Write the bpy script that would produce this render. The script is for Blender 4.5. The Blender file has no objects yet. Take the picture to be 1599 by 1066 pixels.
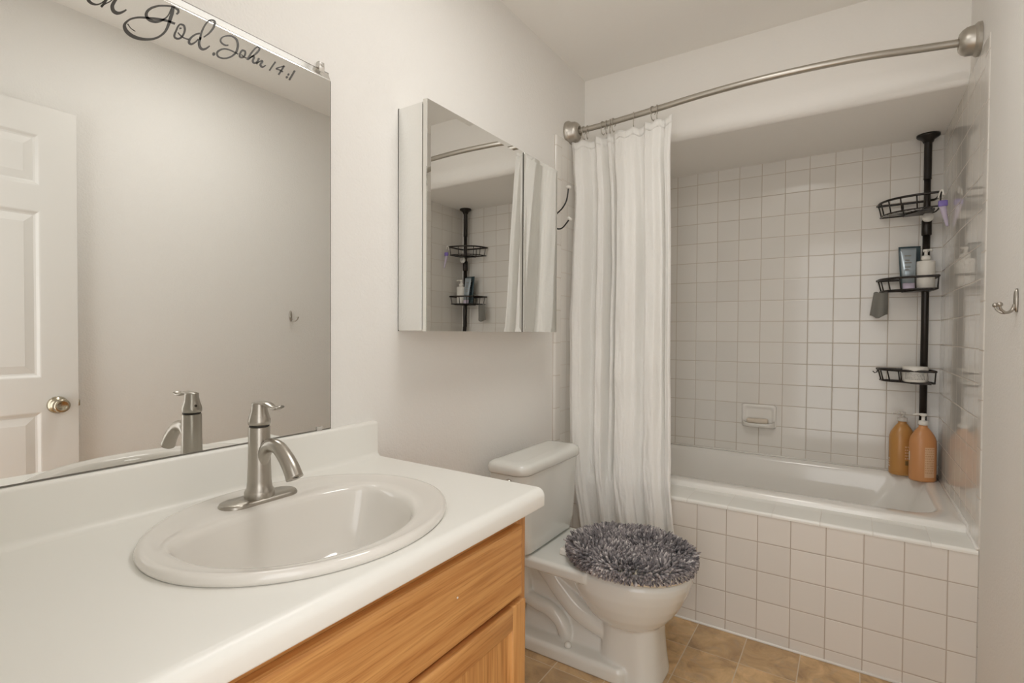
import bpy, bmesh, math, random
from math import sin, cos, pi, sqrt, radians
from mathutils import Vector, Matrix, noise
random.seed(7)
S = bpy.context.scene
COL = S.collection

# ------------------------------------------------------------------ camera
cam_data = bpy.data.cameras.new('camera')
cam = bpy.data.objects.new('camera', cam_data)
COL.objects.link(cam)
cam_data.sensor_width = 36.0
cam_data.lens = 803.834 / 1599.0 * 36.0
cam_data.clip_start = 0.02
YAW, PITCH, ROLL = 0.581245, -0.017388, 0.006118
fw = Vector((-sin(YAW)*cos(PITCH), cos(YAW)*cos(PITCH), sin(PITCH)))
rt = Vector((cos(YAW), sin(YAW), 0)); up = rt.cross(fw)
rt, up = rt*cos(ROLL) + up*sin(ROLL), up*cos(ROLL) - rt*sin(ROLL)
mw = Matrix((rt, up, -fw)).transposed().to_4x4()
mw.translation = Vector((1.157, 0.0, 1.14942))
cam.matrix_world = mw
S.camera = cam

# ------------------------------------------------------------------ world, lights, exposure
world = bpy.data.worlds.new('doorway_fill'); S.world = world  # even fill through the doorway, added to soften the room's light
world.use_nodes = True
bg = world.node_tree.nodes['Background']
bg.inputs['Color'].default_value = (1.0, 0.985, 0.965, 1)
bg.inputs['Strength'].default_value = 2.75
S.view_settings.view_transform = 'Standard'
S.view_settings.look = 'None'
S.view_settings.exposure = -0.09
S.view_settings.gamma = 1.0
S.view_settings.use_curve_mapping = False
S.cycles.max_bounces = 16
S.cycles.diffuse_bounces = 10
S.cycles.glossy_bounces = 8
S.cycles.sample_clamp_indirect = 6.0
LIGHT_COL = (1.0, 0.975, 0.94)

def area_lamp(name, loc, size, power, rot=(0, 0, 0), col=LIGHT_COL, size_y=None):
    d = bpy.data.lights.new(name, 'AREA'); d.energy = power; d.color = col
    d.shape = 'RECTANGLE' if size_y else 'DISK'; d.size = size
    if size_y: d.size_y = size_y
    o = bpy.data.objects.new(name, d); COL.objects.link(o)
    o.location = loc; o.rotation_euler = rot
    return o
# unseen ceiling fill light, added to brighten the room
area_lamp('ceiling_fill_light', (0.80, 1.15, 2.425), 0.46, 7.9)
VANITY_GLOW = 0.70      # radiance of the frosted tube of the vanity light (its builder is at the end)

# ------------------------------------------------------------------ room measures (metres)
W = 1.4965          # face of the tiled right side
WD = 1.4995         # painted right wall
CEIL = 2.44
YA = 2.1045         # front of the tub apron
YB = 3.0006         # tiled back wall
YH = 2.43           # front of the header above the tub
ZS = 2.045          # underside of the header / alcove ceiling
YF = 0.05           # inner face of the door wall
TILE = 0.1095

# ------------------------------------------------------------------ materials
def new_mat(name):
    m = bpy.data.materials.new(name); m.use_nodes = True
    return m, m.node_tree, m.node_tree.nodes['Principled BSDF']
def simple(name, col, rough=0.5, metal=0.0, spec=0.5, coat=0.0):
    m, nt, b = new_mat(name)
    b.inputs['Base Color'].default_value = (*col, 1); b.inputs['Roughness'].default_value = rough
    b.inputs['Metallic'].default_value = metal; b.inputs['Specular IOR Level'].default_value = spec
    b.inputs['Coat Weight'].default_value = coat
    return m
class NT:
    def __init__(s, nt): s.nt = nt
    def n(s, t, **k):
        x = s.nt.nodes.new(t)
        for a, v in k.items(): setattr(x, a, v)
        return x
    def l(s, a, b): s.nt.links.new(a, b)
    def math(s, op, a, b=None, c=None):
        x = s.n('ShaderNodeMath', operation=op)
        for i, v in enumerate((a, b, c)):
            if v is None: continue
            if isinstance(v, (int, float)): x.inputs[i].default_value = v
            else: s.l(v, x.inputs[i])
        return x.outputs[0]
    def ramp(s, fac, stops):
        r = s.n('ShaderNodeValToRGB'); e = r.color_ramp.elements
        e[0].position, e[0].color = stops[0][0], (*stops[0][1], 1)
        e[1].position, e[1].color = stops[1][0], (*stops[1][1], 1)
        for p, c in stops[2:]:
            q = e.new(p); q.color = (*c, 1)
        s.l(fac, r.inputs[0]); return r.outputs[0]
    def mix(s, fac, a, b, blend='MIX'):
        x = s.n('ShaderNodeMix', data_type='RGBA', blend_type=blend)
        for i, v in ((0, fac), (6, a), (7, b)):
            if isinstance(v, (int, float)): x.inputs[i].default_value = v
            elif isinstance(v, tuple): x.inputs[i].default_value = (*v, 1)
            else: s.l(v, x.inputs[i])
        return x.outputs[2]
    def coords(s, scale=(1, 1, 1)):
        t = s.n('ShaderNodeTexCoord'); mp = s.n('ShaderNodeMapping'); mp.inputs['Scale'].default_value = scale
        s.l(t.outputs['Object'], mp.inputs[0]); return mp.outputs[0]
    def noise(s, vec, scale, detail=3, rough=0.5, dist=0.0):
        x = s.n('ShaderNodeTexNoise'); x.inputs['Scale'].default_value = scale; x.inputs['Detail'].default_value = detail
        x.inputs['Roughness'].default_value = rough; x.inputs['Distortion'].default_value = dist
        s.l(vec, x.inputs['Vector']); return x.outputs['Fac']
    def bump(s, h, strength, dist, bsdf):
        x = s.n('ShaderNodeBump'); x.inputs['Strength'].default_value = strength; x.inputs['Distance'].default_value = dist
        s.l(h, x.inputs['Height']); s.l(x.outputs[0], bsdf.inputs['Normal'])

def paint(name, col, tex=0.35, rough=0.6):
    m, nt, b = new_mat(name); g = NT(nt)
    b.inputs['Base Color'].default_value = (*col, 1); b.inputs['Roughness'].default_value = rough
    b.inputs['Specular IOR Level'].default_value = 0.3
    v = g.coords()
    h = g.math('ADD', g.noise(v, 150, 2, 0.5), g.math('MULTIPLY', g.noise(v, 60, 2, 0.5), 0.8))
    g.bump(h, tex, 0.0032, b)
    return m
def tile_mat(name, au, ou, av, ov, base, grout, gw=0.0028, pitch=TILE, rough=0.12, vary=0.03, wave=0.25):
    m, nt, b = new_mat(name); g = NT(nt)
    t = g.n('ShaderNodeTexCoord'); sp = g.n('ShaderNodeSeparateXYZ'); g.l(t.outputs['Object'], sp.inputs[0])
    ds, fl = [], []
    for a, o in ((au, ou), (av, ov)):
        q = g.math('DIVIDE', g.math('SUBTRACT', sp.outputs[a], o), pitch)
        fl.append(g.math('FLOOR', q))
        ds.append(g.math('MULTIPLY', g.math('SUBTRACT', 0.5, g.math('ABSOLUTE', g.math('SUBTRACT', g.math('FRACT', q), 0.5))), pitch))
    d = g.math('MINIMUM', ds[0], ds[1])
    mr = g.n('ShaderNodeMapRange', interpolation_type='SMOOTHSTEP'); g.l(d, mr.inputs[0])
    mr.inputs[1].default_value = gw*0.35; mr.inputs[2].default_value = gw*0.75
    mask = mr.outputs[0]
    cb = g.n('ShaderNodeCombineXYZ'); g.l(fl[0], cb.inputs[0]); g.l(fl[1], cb.inputs[1])
    wn = g.n('ShaderNodeTexWhiteNoise'); g.l(cb.outputs[0], wn.inputs[0])
    tint = g.mix(g.math('MULTIPLY', wn.outputs[0], 1.0), base, tuple(c*(1-vary*2) for c in base))
    g.l(g.mix(mask, grout, tint), b.inputs['Base Color'])
    g.l(g.math('SUBTRACT', 0.75, g.math('MULTIPLY', mask, 0.75-rough)), b.inputs['Roughness'])
    h = g.n('ShaderNodeMapRange', interpolation_type='SMOOTHERSTEP'); g.l(d, h.inputs[0])
    h.inputs[1].default_value = 0.0; h.inputs[2].default_value = gw*1.6
    wob = g.math('MULTIPLY', g.noise(t.outputs['Object'], 9, 1), wave)
    g.bump(g.math('ADD', h.outputs[0], wob), 0.5, 0.0012, b)
    return m
def wood(name, axis, dark=(0.48, 0.205, 0.058), light=(0.66, 0.345, 0.12), seed=0.0):
    m, nt, b = new_mat(name); g = NT(nt)
    sc = [34.0, 34.0, 34.0]; sc[axis] = 1.3
    t = g.n('ShaderNodeTexCoord'); mp = g.n('ShaderNodeMapping'); mp.inputs['Scale'].default_value = sc
    mp.inputs['Location'].default_value = (seed, seed*1.7, seed*0.6)
    g.l(t.outputs['Object'], mp.inputs[0]); v = mp.outputs[0]
    sc2 = [190.0]*3; sc2[axis] = 6.0
    mp2 = g.n('ShaderNodeMapping'); mp2.inputs['Scale'].default_value = sc2; g.l(t.outputs['Object'], mp2.inputs[0])
    a = g.noise(v, 1.0, 4, 0.6, 1.2)
    f = g.noise(mp2.outputs[0], 1.0, 3, 0.6)
    c = g.ramp(a, [(0.30, dark), (0.62, light), (0.45, tuple(0.55*x+0.45*y for x, y in zip(dark, light)))])
    pores = g.ramp(f, [(0.36, (0.72, 0.62, 0.52)), (0.50, (1, 1, 1))])
    g.l(g.mix(0.75, c, pores, 'MULTIPLY'), b.inputs['Base Color'])
    b.inputs['Roughness'].default_value = 0.38
    g.bump(f, 0.12, 0.0008, b)
    return m

MAT = {}
MAT['wall'] = paint('wall_paint', (0.82, 0.806, 0.778))
MAT['ceiling'] = paint('ceiling_paint', (0.90, 0.885, 0.855), 0.2)
TB, TG = (0.79, 0.768, 0.727), (0.55, 0.49, 0.42)
MAT['tile_back'] = tile_mat('tile_back', 0, 0.31866, 2, 1.21615, TB, TG)
MAT['tile_side'] = tile_mat('tile_side', 1, YB-0.012-TILE*8, 2, 1.21615, TB, (0.62, 0.575, 0.52), rough=0.045, wave=0.06)
MAT['tile_apron'] = tile_mat('tile_apron', 0, 0.65874, 2, 0.4825, (0.74, 0.71, 0.665), (0.47, 0.41, 0.35), rough=0.25)
MAT['bullnose'] = tile_mat('bullnose', 0, -5.03, 2, 1.255, TB, (0.55, 0.50, 0.44), pitch=0.1525, rough=0.15)
MAT['ledge'] = tile_mat('ledge', 0, 0.62, 1, 1.0, (0.86, 0.86, 0.82), (0.66, 0.63, 0.58), gw=0.0015, pitch=0.1525, rough=0.2)
MAT['caulk'] = simple('caulk', (0.80, 0.78, 0.74), 0.45)
MAT['tub'] = simple('tub_enamel', (0.86, 0.845, 0.81), 0.12, coat=0.3)
MAT['porcelain'] = simple('porcelain', (0.72, 0.728, 0.695), 0.10, coat=0.4)
MAT['sink'] = simple('sink_porcelain', (0.75, 0.725, 0.68), 0.09, coat=0.4)
MAT['dish'] = simple('dish_ceramic', (0.82, 0.80, 0.76), 0.2)
MAT['laminate'] = simple('laminate', (0.83, 0.825, 0.785), 0.33)
MAT['white_plastic'] = simple('white_plastic', (0.80, 0.78, 0.73), 0.3)
MAT['seat_plastic'] = simple('seat_plastic', (0.78, 0.70, 0.56), 0.3)
MAT['white_door'] = simple('door_paint', (0.77, 0.757, 0.725), 0.35)
MAT['mirror'] = simple('mirror_silver', (0.87, 0.875, 0.86), 0.005, 1.0)
MAT['mirror_edge'] = simple('mirror_edge', (0.17, 0.16, 0.14), 0.3)
MAT['clear'] = simple('clear_plastic', (0.90, 0.87, 0.82), 0.2)
MAT['clear'].node_tree.nodes['Principled BSDF'].inputs['Transmission Weight'].default_value = 0.6
MAT['vinyl'] = simple('dark_vinyl', (0.035, 0.030, 0.022), 0.4)
MAT['bronze'] = simple('oil_rubbed_bronze', (0.022, 0.017, 0.014), 0.32, 0.3)
MAT['black_wire'] = simple('black_wire', (0.02, 0.02, 0.02), 0.4)
MAT['chrome'] = simple('chrome', (0.72, 0.71, 0.68), 0.12, 1.0)
MAT['brass'] = simple('satin_brass_nickel', (0.50, 0.45, 0.35), 0.18, 1.0)
MAT['dark'] = simple('dark_gap', (0.03, 0.025, 0.02), 0.5)
def brushed(name, col, rough):
    m, nt, b = new_mat(name); g = NT(nt)
    b.inputs['Base Color'].default_value = (*col, 1); b.inputs['Metallic'].default_value = 1.0
    v = g.coords((40, 40, 900)); h = g.noise(v, 1.0, 2)
    g.l(g.math('ADD', rough-0.05, g.math('MULTIPLY', h, 0.1)), b.inputs['Roughness'])
    return m
MAT['nickel'] = brushed('brushed_nickel', (0.44, 0.41, 0.365), 0.30)
MAT['nickel_rod'] = brushed('satin_nickel', (0.54, 0.51, 0.46), 0.38)
MAT['wood_h'] = wood('oak_horizontal', 1)
MAT['wood_v'] = wood('oak_vertical', 2, seed=3.1)
MAT['wood_rail'] = wood('oak_rail', 1, seed=5.7)
MAT['orange'] = simple('orange_bottle', (0.62, 0.29, 0.115), 0.30)
MAT['orange2'] = simple('amber_bottle', (0.52, 0.26, 0.075), 0.28)
MAT['label_tan'] = simple('label_print', (0.74, 0.49, 0.30), 0.4)
MAT['label_lines'] = simple('label_lines', (0.60, 0.345, 0.19), 0.4)
MAT['label_dark'] = simple('label_dark', (0.20, 0.13, 0.05), 0.4)
MAT['teal'] = simple('teal_tube', (0.05, 0.085, 0.10), 0.35)
MAT['silver_blue'] = simple('silver_blue_tube', (0.36, 0.42, 0.46), 0.25, 0.3)
MAT['grey_print'] = simple('grey_print', (0.22, 0.22, 0.21), 0.5)
MAT['cloth_grey'] = simple('grey_cloth', (0.22, 0.215, 0.195), 0.9)
MAT['purple'] = simple('purple_plastic', (0.23, 0.17, 0.52), 0.35)
MAT['lilac'] = simple('lilac_plastic', (0.55, 0.49, 0.62), 0.35)
MAT['soap'] = simple('soap', (0.66, 0.58, 0.48), 0.45)
MAT['band_reflector'] = simple('mirror_band_reflector', (0.87, 0.875, 0.86), 0.16, 1.0)
m_, nt_, b_ = new_mat('frosted_lamp_glass'); b_.inputs['Base Color'].default_value = (0.8, 0.8, 0.78, 1)
b_.inputs['Emission Color'].default_value = (*LIGHT_COL, 1); b_.inputs['Emission Strength'].default_value = VANITY_GLOW
MAT['lamp_glass'] = m_

def fabric(name, col, trans=0.25):
    m, nt, b = new_mat(name); g = NT(nt)
    b.inputs['Base Color'].default_value = (*col, 1); b.inputs['Roughness'].default_value = 0.75
    b.inputs['Sheen Weight'].default_value = 0.2
    h = g.math('ADD', g.noise(g.coords((60, 60, 3)), 1.0, 3), g.math('MULTIPLY', g.noise(g.coords((1, 1, 0.6)), 38, 4, 0.6, 0.6), 1.1))
    st = g.noise(g.coords((400, 400, 5)), 1.0, 2)
    g.bump(g.math('ADD', h, g.math('MULTIPLY', st, 0.35)), 0.55, 0.006, b)
    tr = g.n('ShaderNodeBsdfTranslucent'); tr.inputs['Color'].default_value = (*col, 1)
    mx = g.n('ShaderNodeMixShader'); mx.inputs[0].default_value = trans
    out = nt.nodes['Material Output']
    g.l(b.outputs[0], mx.inputs[1]); g.l(tr.outputs[0], mx.inputs[2]); g.l(mx.outputs[0], out.inputs['Surface'])
    return m
MAT['curtain'] = fabric('curtain_cloth', (0.92, 0.912, 0.885), 0.14)

def pile_mat():
    m, nt, b = new_mat('chenille_pile'); g = NT(nt)
    at = g.n('ShaderNodeAttribute'); at.attribute_name = 'strand'
    c = g.ramp(at.outputs['Fac'], [(0.0, (0.055, 0.050, 0.056)), (1.0, (0.66, 0.62, 0.61)), (0.35, (0.17, 0.155, 0.165)), (0.7, (0.34, 0.31, 0.315))])
    g.l(c, b.inputs['Base Color']); b.inputs['Roughness'].default_value = 0.85; b.inputs['Sheen Weight'].default_value = 0.3
    v = g.coords(); g.bump(g.noise(v, 900, 1), 0.5, 0.001, b)
    return m
MAT['pile'] = pile_mat()

def floor_mat():
    m, nt, b = new_mat('vinyl_floor_tile'); g = NT(nt)
    t = g.n('ShaderNodeTexCoord'); sp = g.n('ShaderNodeSeparateXYZ'); g.l(t.outputs['Object'], sp.inputs[0])
    ds, fl = [], []
    for a, o, p in ((0, 0.671, 0.1765), (1, 1.925, 0.190)):
        q = g.math('DIVIDE', g.math('SUBTRACT', sp.outputs[a], o), p)
        fl.append(g.math('FLOOR', q))
        ds.append(g.math('MULTIPLY', g.math('SUBTRACT', 0.5, g.math('ABSOLUTE', g.math('SUBTRACT', g.math('FRACT', q), 0.5))), p))
    # joints along the room are a little wider than the cross joints
    d = g.math('MINIMUM', ds[0], g.math('ADD', ds[1], 0.0006))
    mr = g.n('ShaderNodeMapRange', interpolation_type='SMOOTHSTEP'); g.l(d, mr.inputs[0])
    mr.inputs[1].default_value = 0.0010; mr.inputs[2].default_value = 0.0024
    cb = g.n('ShaderNodeCombineXYZ'); g.l(fl[0], cb.inputs[0]); g.l(fl[1], cb.inputs[1])
    wn = g.n('ShaderNodeTexWhiteNoise'); g.l(cb.outputs[0], wn.inputs[0])
    off = g.n('ShaderNodeVectorMath', operation='SCALE'); g.l(wn.outputs['Color'], off.inputs[0]); off.inputs[3].default_value = 7.0
    ad = g.n('ShaderNodeVectorMath', operation='ADD'); g.l(t.outputs['Object'], ad.inputs[0]); g.l(off.outputs[0], ad.inputs[1])
    v = ad.outputs[0]
    a = g.noise(v, 11, 6, 0.62, 0.8)
    c = g.ramp(a, [(0.30, (0.34, 0.215, 0.105)), (0.68, (0.76, 0.52, 0.27)), (0.48, (0.56, 0.365, 0.18))])
    grey = g.ramp(g.noise(v, 17, 5, 0.65, 1.2), [(0.50, (0, 0, 0)), (0.72, (1, 1, 1))])
    c = g.mix(g.math('MULTIPLY', grey, 0.45), c, (0.42, 0.35, 0.265))
    c = g.mix(g.math('MULTIPLY', wn.outputs[0], 0.5), c, (0.30, 0.205, 0.12))
    g.l(g.mix(mr.outputs[0], (0.60, 0.50, 0.37), c), b.inputs['Base Color'])
    b.inputs['Roughness'].default_value = 0.32
    g.bump(g.math('ADD', mr.outputs[0], g.math('MULTIPLY', a, 0.4)), 0.25, 0.001, b)
    return m
MAT['floor'] = floor_mat()

# ------------------------------------------------------------------ object helpers
ORG = {}                                          # absolute origin of each object, for parts
def empty(name, loc):
    o = bpy.data.objects.new(name, None); o.location = loc; COL.objects.link(o)
    o.empty_display_size = 0.05; ORG[o.name] = Vector(loc); return o
def tag(o, label=None, cat=None, group=None, kind=None):
    if label: o['label'] = label
    if cat: o['category'] = cat
    if group: o['group'] = group
    if kind: o['kind'] = kind
    return o
def thing(name, loc, label, cat, group=None): return tag(empty(name, loc), label, cat, group)
class MB:
    """collects geometry in world coordinates; build() makes ONE mesh object"""
    def __init__(s): s.v, s.f, s.m, s.mi, s.sm = [], [], [], 0, []
    def add(s, V, F, smooth=True):
        k = len(s.v); s.v += [tuple(p) for p in V]
        for f in F: s.f.append([i+k for i in f]); s.m.append(s.mi); s.sm.append(smooth)
        return s
    def box(s, x0, x1, y0, y1, z0, z1, bev=0.0, seg=2, rot=None):
        bm = bmesh.new(); bmesh.ops.create_cube(bm, size=1)
        for v in bm.verts: v.co = Vector(((x0+x1)/2+v.co.x*(x1-x0), (y0+y1)/2+v.co.y*(y1-y0), (z0+z1)/2+v.co.z*(z1-z0)))
        if bev: bmesh.ops.bevel(bm, geom=bm.edges[:], offset=bev, segments=seg, profile=0.5, affect='EDGES')
        return s.from_bm(bm, rot, smooth=bool(bev))
    def from_bm(s, bm, rot=None, smooth=True):
        bmesh.ops.recalc_face_normals(bm, faces=bm.faces[:])
        bm.verts.index_update()
        V = [(rot @ v.co if rot else v.co.copy()) for v in bm.verts]
        s.add(V, [[v.index for v in f.verts] for f in bm.faces], smooth); bm.free(); return s
    def loft(s, rings, closed=True, cap0=False, cap1=False, smooth=True):
        n = len(rings[0]); V = [p for r in rings for p in r]; F = []
        for i in range(len(rings)-1):
            for j in range(n if closed else n-1):
                a, b = i*n+j, i*n+(j+1) % n
                F.append([a, b, b+n, a+n])
        if cap0: F.append(list(range(n))[::-1])
        if cap1: F.append([(len(rings)-1)*n+j for j in range(n)])
        return s.add(V, F, smooth)
    def tube(s, pts, r, seg=8, caps=True, closed=False, flat=None):
        P = [Vector(p) for p in pts]; n = len(P)
        R = r if isinstance(r, (list, tuple)) else [r]*n
        rings = []; nrm = None
        for i in range(n):
            if closed: t = P[(i+1) % n]-P[i-1]
            else: t = P[min(i+1, n-1)]-P[max(i-1, 0)]
            t.normalize()
            if nrm is None:
                a = Vector((0, 0, 1)) if abs(t.z) < 0.9 else Vector((1, 0, 0))
                nrm = (a - t*a.dot(t)).normalized()
            else: nrm = (nrm - t*nrm.dot(t)).normalized()
            bn = t.cross(nrm)
            q = flat if flat else 1.0
            rings.append([P[i]+nrm*(cos(2*pi*k/seg)*R[i])+bn*(sin(2*pi*k/seg)*R[i]*q) for k in range(seg)])
        if closed: rings.append(rings[0])
        return s.loft(rings, cap0=caps and not closed, cap1=caps and not closed)
    def lathe(s, prof, c=(0, 0, 0), axis='Z', seg=32, sx=1.0, sy=1.0, rot=0.0, cap0=True, cap1=True):
        """prof: list of (radius, height)"""
        rings = []
        for r, h in prof:
            ring = []
            for k in range(seg):
                a = 2*pi*k/seg; u, v = r*cos(a)*sx, r*sin(a)*sy
                u, v = u*cos(rot)-v*sin(rot), u*sin(rot)+v*cos(rot)
                if axis == 'Z': p = (c[0]+u, c[1]+v, c[2]+h)
                elif axis == 'X': p = (c[0]+h, c[1]+u, c[2]+v)
                else: p = (c[0]-u, c[1]+h, c[2]+v)
                ring.append(p)
            rings.append(ring)
        return s.loft(rings, cap0=cap0, cap1=cap1)
    def sphere(s, c, r, seg=16):
        return s.lathe([(max(1e-5, r*sin(pi*i/10)), -r*cos(pi*i/10)) for i in range(11)], c, seg=seg)
    def build(s, name, mats, parent=None, flip=False):
        org = ORG[parent.name] if parent else Vector((0, 0, 0))
        me = bpy.data.meshes.new(name)
        me.from_pydata([tuple(Vector(p)-org) for p in s.v], [], s.f)
        mats = mats if isinstance(mats, (list, tuple)) else [mats]
        for m in mats: me.materials.append(MAT[m] if isinstance(m, str) else m)
        me.polygons.foreach_set('material_index', s.m); me.polygons.foreach_set('use_smooth', s.sm)
        bm = bmesh.new(); bm.from_mesh(me); bmesh.ops.recalc_face_normals(bm, faces=bm.faces[:])
        bm.to_mesh(me); bm.free(); me.update()
        o = bpy.data.objects.new(name, me); COL.objects.link(o)
        if parent: o.parent = parent
        ORG[o.name] = org
        return o
def sharp(o, ang=35):
    """keep creases sharper than the angle"""
    me = o.data; bm = bmesh.new(); bm.from_mesh(me)
    for e in bm.edges:
        if len(e.link_faces) == 2 and e.calc_face_angle(0) > radians(ang): e.smooth = False
    bm.to_mesh(me); bm.free(); return o
def struct(o): o['kind'] = 'structure'; return o
def catmull(pts, n=6, closed=False):
    P = [Vector(p) for p in pts]; m = len(P); out = []
    for i in range(m if closed else m-1):
        if closed: a, b, c, d = P[i-1], P[i], P[(i+1) % m], P[(i+2) % m]
        else: a, b, c, d = P[max(i-1, 0)], P[i], P[i+1], P[min(i+2, m-1)]
        for k in range(n):
            t = k/n
            out.append(0.5*((2*b)+(c-a)*t+(2*a-5*b+4*c-d)*t*t+(3*b-a-3*c+d)*t**3))
    if not closed: out.append(P[-1])
    return out
def sgnpow(x, e): return math.copysign(abs(x)**e, x)
def sring(cx, cy, z, axf, axb, ay, n=2.2, seg=48):
    """super-ellipse ring, +x half axf, -x half axb"""
    r = []
    for k in range(seg):
        a = 2*pi*k/seg; c, s_ = sgnpow(cos(a), 2/n), sgnpow(sin(a), 2/n)
        r.append((cx + (axf if c > 0 else axb)*c, cy + ay*s_, z))
    return r
def rrect(x0, x1, y0, y1, z, rad, seg=6):
    """rounded rectangle ring; rad = radius or 4 radii (x1y1, x0y1, x0y0, x1y0)"""
    rr = rad if isinstance(rad, (list, tuple)) else [rad]*4
    out = []
    for (cx, cy, a0), r in zip(((x1, y1, 0), (x0, y1, 90), (x0, y0, 180), (x1, y0, 270)), rr):
        ox, oy = (cx-r if cx == x1 else cx+r), (cy-r if cy == y1 else cy+r)
        for k in range(seg+1):
            a = radians(a0+90*k/seg); out.append((ox+r*cos(a), oy+r*sin(a), z))
    return out

# =================================================================== THE SETTING
struct(MB().box(-0.2, 1.75, -0.6, 3.15, -0.08, 0.0).build('floor', 'floor'))
struct(MB().box(-0.2, 1.75, -0.07, 2.50, CEIL, CEIL+0.08).build('ceiling', 'ceiling'))
struct(MB().box(-0.12, 0.0, -0.07, 3.15, 0, CEIL).build('wall_left', 'wall'))
struct(MB().box(WD, WD+0.12, -0.07, 3.15, 0, CEIL).build('wall_right', 'wall'))
struct(MB().box(0, WD, YB+0.012, 3.15, 0, CEIL).build('wall_back', 'wall'))
# door wall: solid beside and above the doorway
struct(MB().box(0, 0.72, -0.07, YF, 0, CEIL).box(0.72, WD, -0.07, YF, 2.03, CEIL).box(1.484, WD, -0.07, YF, 0, 2.03)
       .build('wall_front', 'wall'))
# header over the tub with a rounded lower corner, its underside is the alcove ceiling
hd = MB(); R = 0.02; prof = [(YH, CEIL)]
for k in range(9):
    a = pi/2*k/8; prof.append((YH+R-R*cos(a), ZS+R-R*sin(a)))
prof += [(YB+0.012, ZS), (YB+0.012, CEIL)]
hd.loft([[(x, y, z) for y, z in prof] for x in (0.0, WD)], cap0=True, cap1=True)
struct(sharp(hd.build('wall_header', 'ceiling'), 60))

# tiled surfaces of the alcove
struct(MB().box(0.013, W, YB, YB+0.012, 0.30, ZS).build('wall_tile_back', 'tile_back'))
def side_tile(name, xa, xb, face):
    y0 = 2.105
    b = MB().box(xa, xb, y0+0.055, YB, 0.42, ZS+0.02).build(name, 'tile_side')
    struct(b)
    # bullnose column along the front edge: rounded towards the room
    x_face, x_wall = (xb, xa) if face > 0 else (xa, xb)
    m = MB(); pr = [(x_wall, y0), ]
    d = x_face-x_wall
    for k in range(7):
        a = pi/2*k/6; pr.append((x_wall+d*sin(a), y0+0.012*(1-cos(a))))
    pr += [(x_face, y0+0.054), (x_wall, y0+0.054)]
    m.loft([[(x, y, z) for x, y in pr] for z in (0.0 if face < 0 else 0.0, ZS+0.02)], cap0=True, cap1=True)
    o = m.build(name.replace('wall_tile', 'trim_bullnose'), 'bullnose'); struct(sharp(o, 50))
side_tile('wall_tile_left', 0.0, 0.013, 1)
side_tile('wall_tile_right', W, WD, -1)
# tub apron and the ledge in front of the tub
struct(MB().box(0.013, W, YA, YA+0.05, 0, 0.4825).build('wall_tub_apron', 'tile_apron'))
m = MB(); pr = [(YA-0.003, 0.474), (YA-0.003, 0.480)]
for k in range(6):
    a = pi/2*k/5; pr.append((YA-0.003+0.008*(1-cos(a)), 0.480+0.008*sin(a)))
pr += [(2.262, 0.490), (2.262, 0.474)]
m.loft([[(x, y, z) for y, z in pr] for x in (0.013, W)], cap0=True, cap1=True)
struct(sharp(m.build('trim_ledge', 'ledge'), 50))
c = MB()
c.tube([(0.02, YA-0.001, 0.003), (W-0.002, YA-0.001, 0.003)], 0.005, 6)
c.tube([(W-0.002, YA, 0.491), (W-0.002, 2.26, 0.492), (W-0.002, 2.27, 0.512), (W-0.002, YB-0.003, 0.513)], 0.0055, 6)
c.tube([(0.016, YB-0.003, 0.513), (W-0.004, YB-0.003, 0.513)], 0.006, 6)
struct(c.build('trim_caulk', 'caulk'))

# white six-panel door, standing open against the right wall (seen in the mirror)
def door():
    XF, T = 1.446, 0.035                  # room-side face, thickness
    y0, y1, z0, z1 = 0.065, 0.768, 0.012, 2.0
    xs = [y0, y0+0.112, y0+0.305, y1-0.305, y1-0.112, y1]
    zs = [z0, z0+0.22, 0.835, 0.965, 1.60, 1.695, 1.89, z1]
    m = MB()
    m.add([(XF+T, y0, z0), (XF+T, y1, z0), (XF+T, y1, z1), (XF+T, y0, z1), (XF, y0, z0), (XF, y1, z0), (XF, y1, z1), (XF, y0, z1)],
          [[0, 1, 2, 3], [0, 1, 5, 4], [1, 2, 6, 5], [2, 3, 7, 6], [3, 0, 4, 7]], False)
    panels = {(1, 1), (3, 1), (1, 3), (3, 3), (1, 5), (3, 5)}
    for i in range(5):
        for j in range(7):
            a0, a1, b0, b1 = xs[i], xs[i+1], zs[j], zs[j+1]
            if (i, j) not in panels:
                m.add([(XF, a0, b0), (XF, a1, b0), (XF, a1, b1), (XF, a0, b1)], [[0, 1, 2, 3]], False); continue
            rings = []
            for ins, dep in ((0, 0), (0.004, 0.001), (0.012, 0.007), (0.018, 0.009), (0.045, 0.003), (0.046, 0.0025)):
                rings.append([(XF+dep, a0+ins, b0+ins), (XF+dep, a1-ins, b0+ins), (XF+dep, a1-ins, b1-ins), (XF+dep, a0+ins, b1-ins)])
            m.loft(rings, cap1=True, smooth=False)
    d = struct(m.build('door_1', 'white_door'))
    k = MB(); ky, kz = 0.702, 0.857
    k.lathe([(0.001, 0), (0.033, 0), (0.033, -0.004), (0.026, -0.011), (0.013, -0.014), (0.012, -0.026), (0.020, -0.032), (0.0265, -0.042),
             (0.0255, -0.055), (0.021, -0.060), (0.014, -0.056), (0.006, -0.055), (0.001, -0.055)], (XF, ky, kz), 'X', 32)
    k.build('door_knob', 'brass', d)
    MB().box(XF+0.010, XF+0.022, y1, y1+0.009, kz-0.012, kz+0.012, 0.002).build('latch', 'brass', d)
    return d
door()
# door casing on the room side
struct(MB().box(0.66, 0.72, YF, YF+0.014, 0, 2.10, 0.004).box(0.66, WD, YF, YF+0.014, 2.03, 2.10, 0.004).build('trim_door_casing', 'white_door'))

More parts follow.
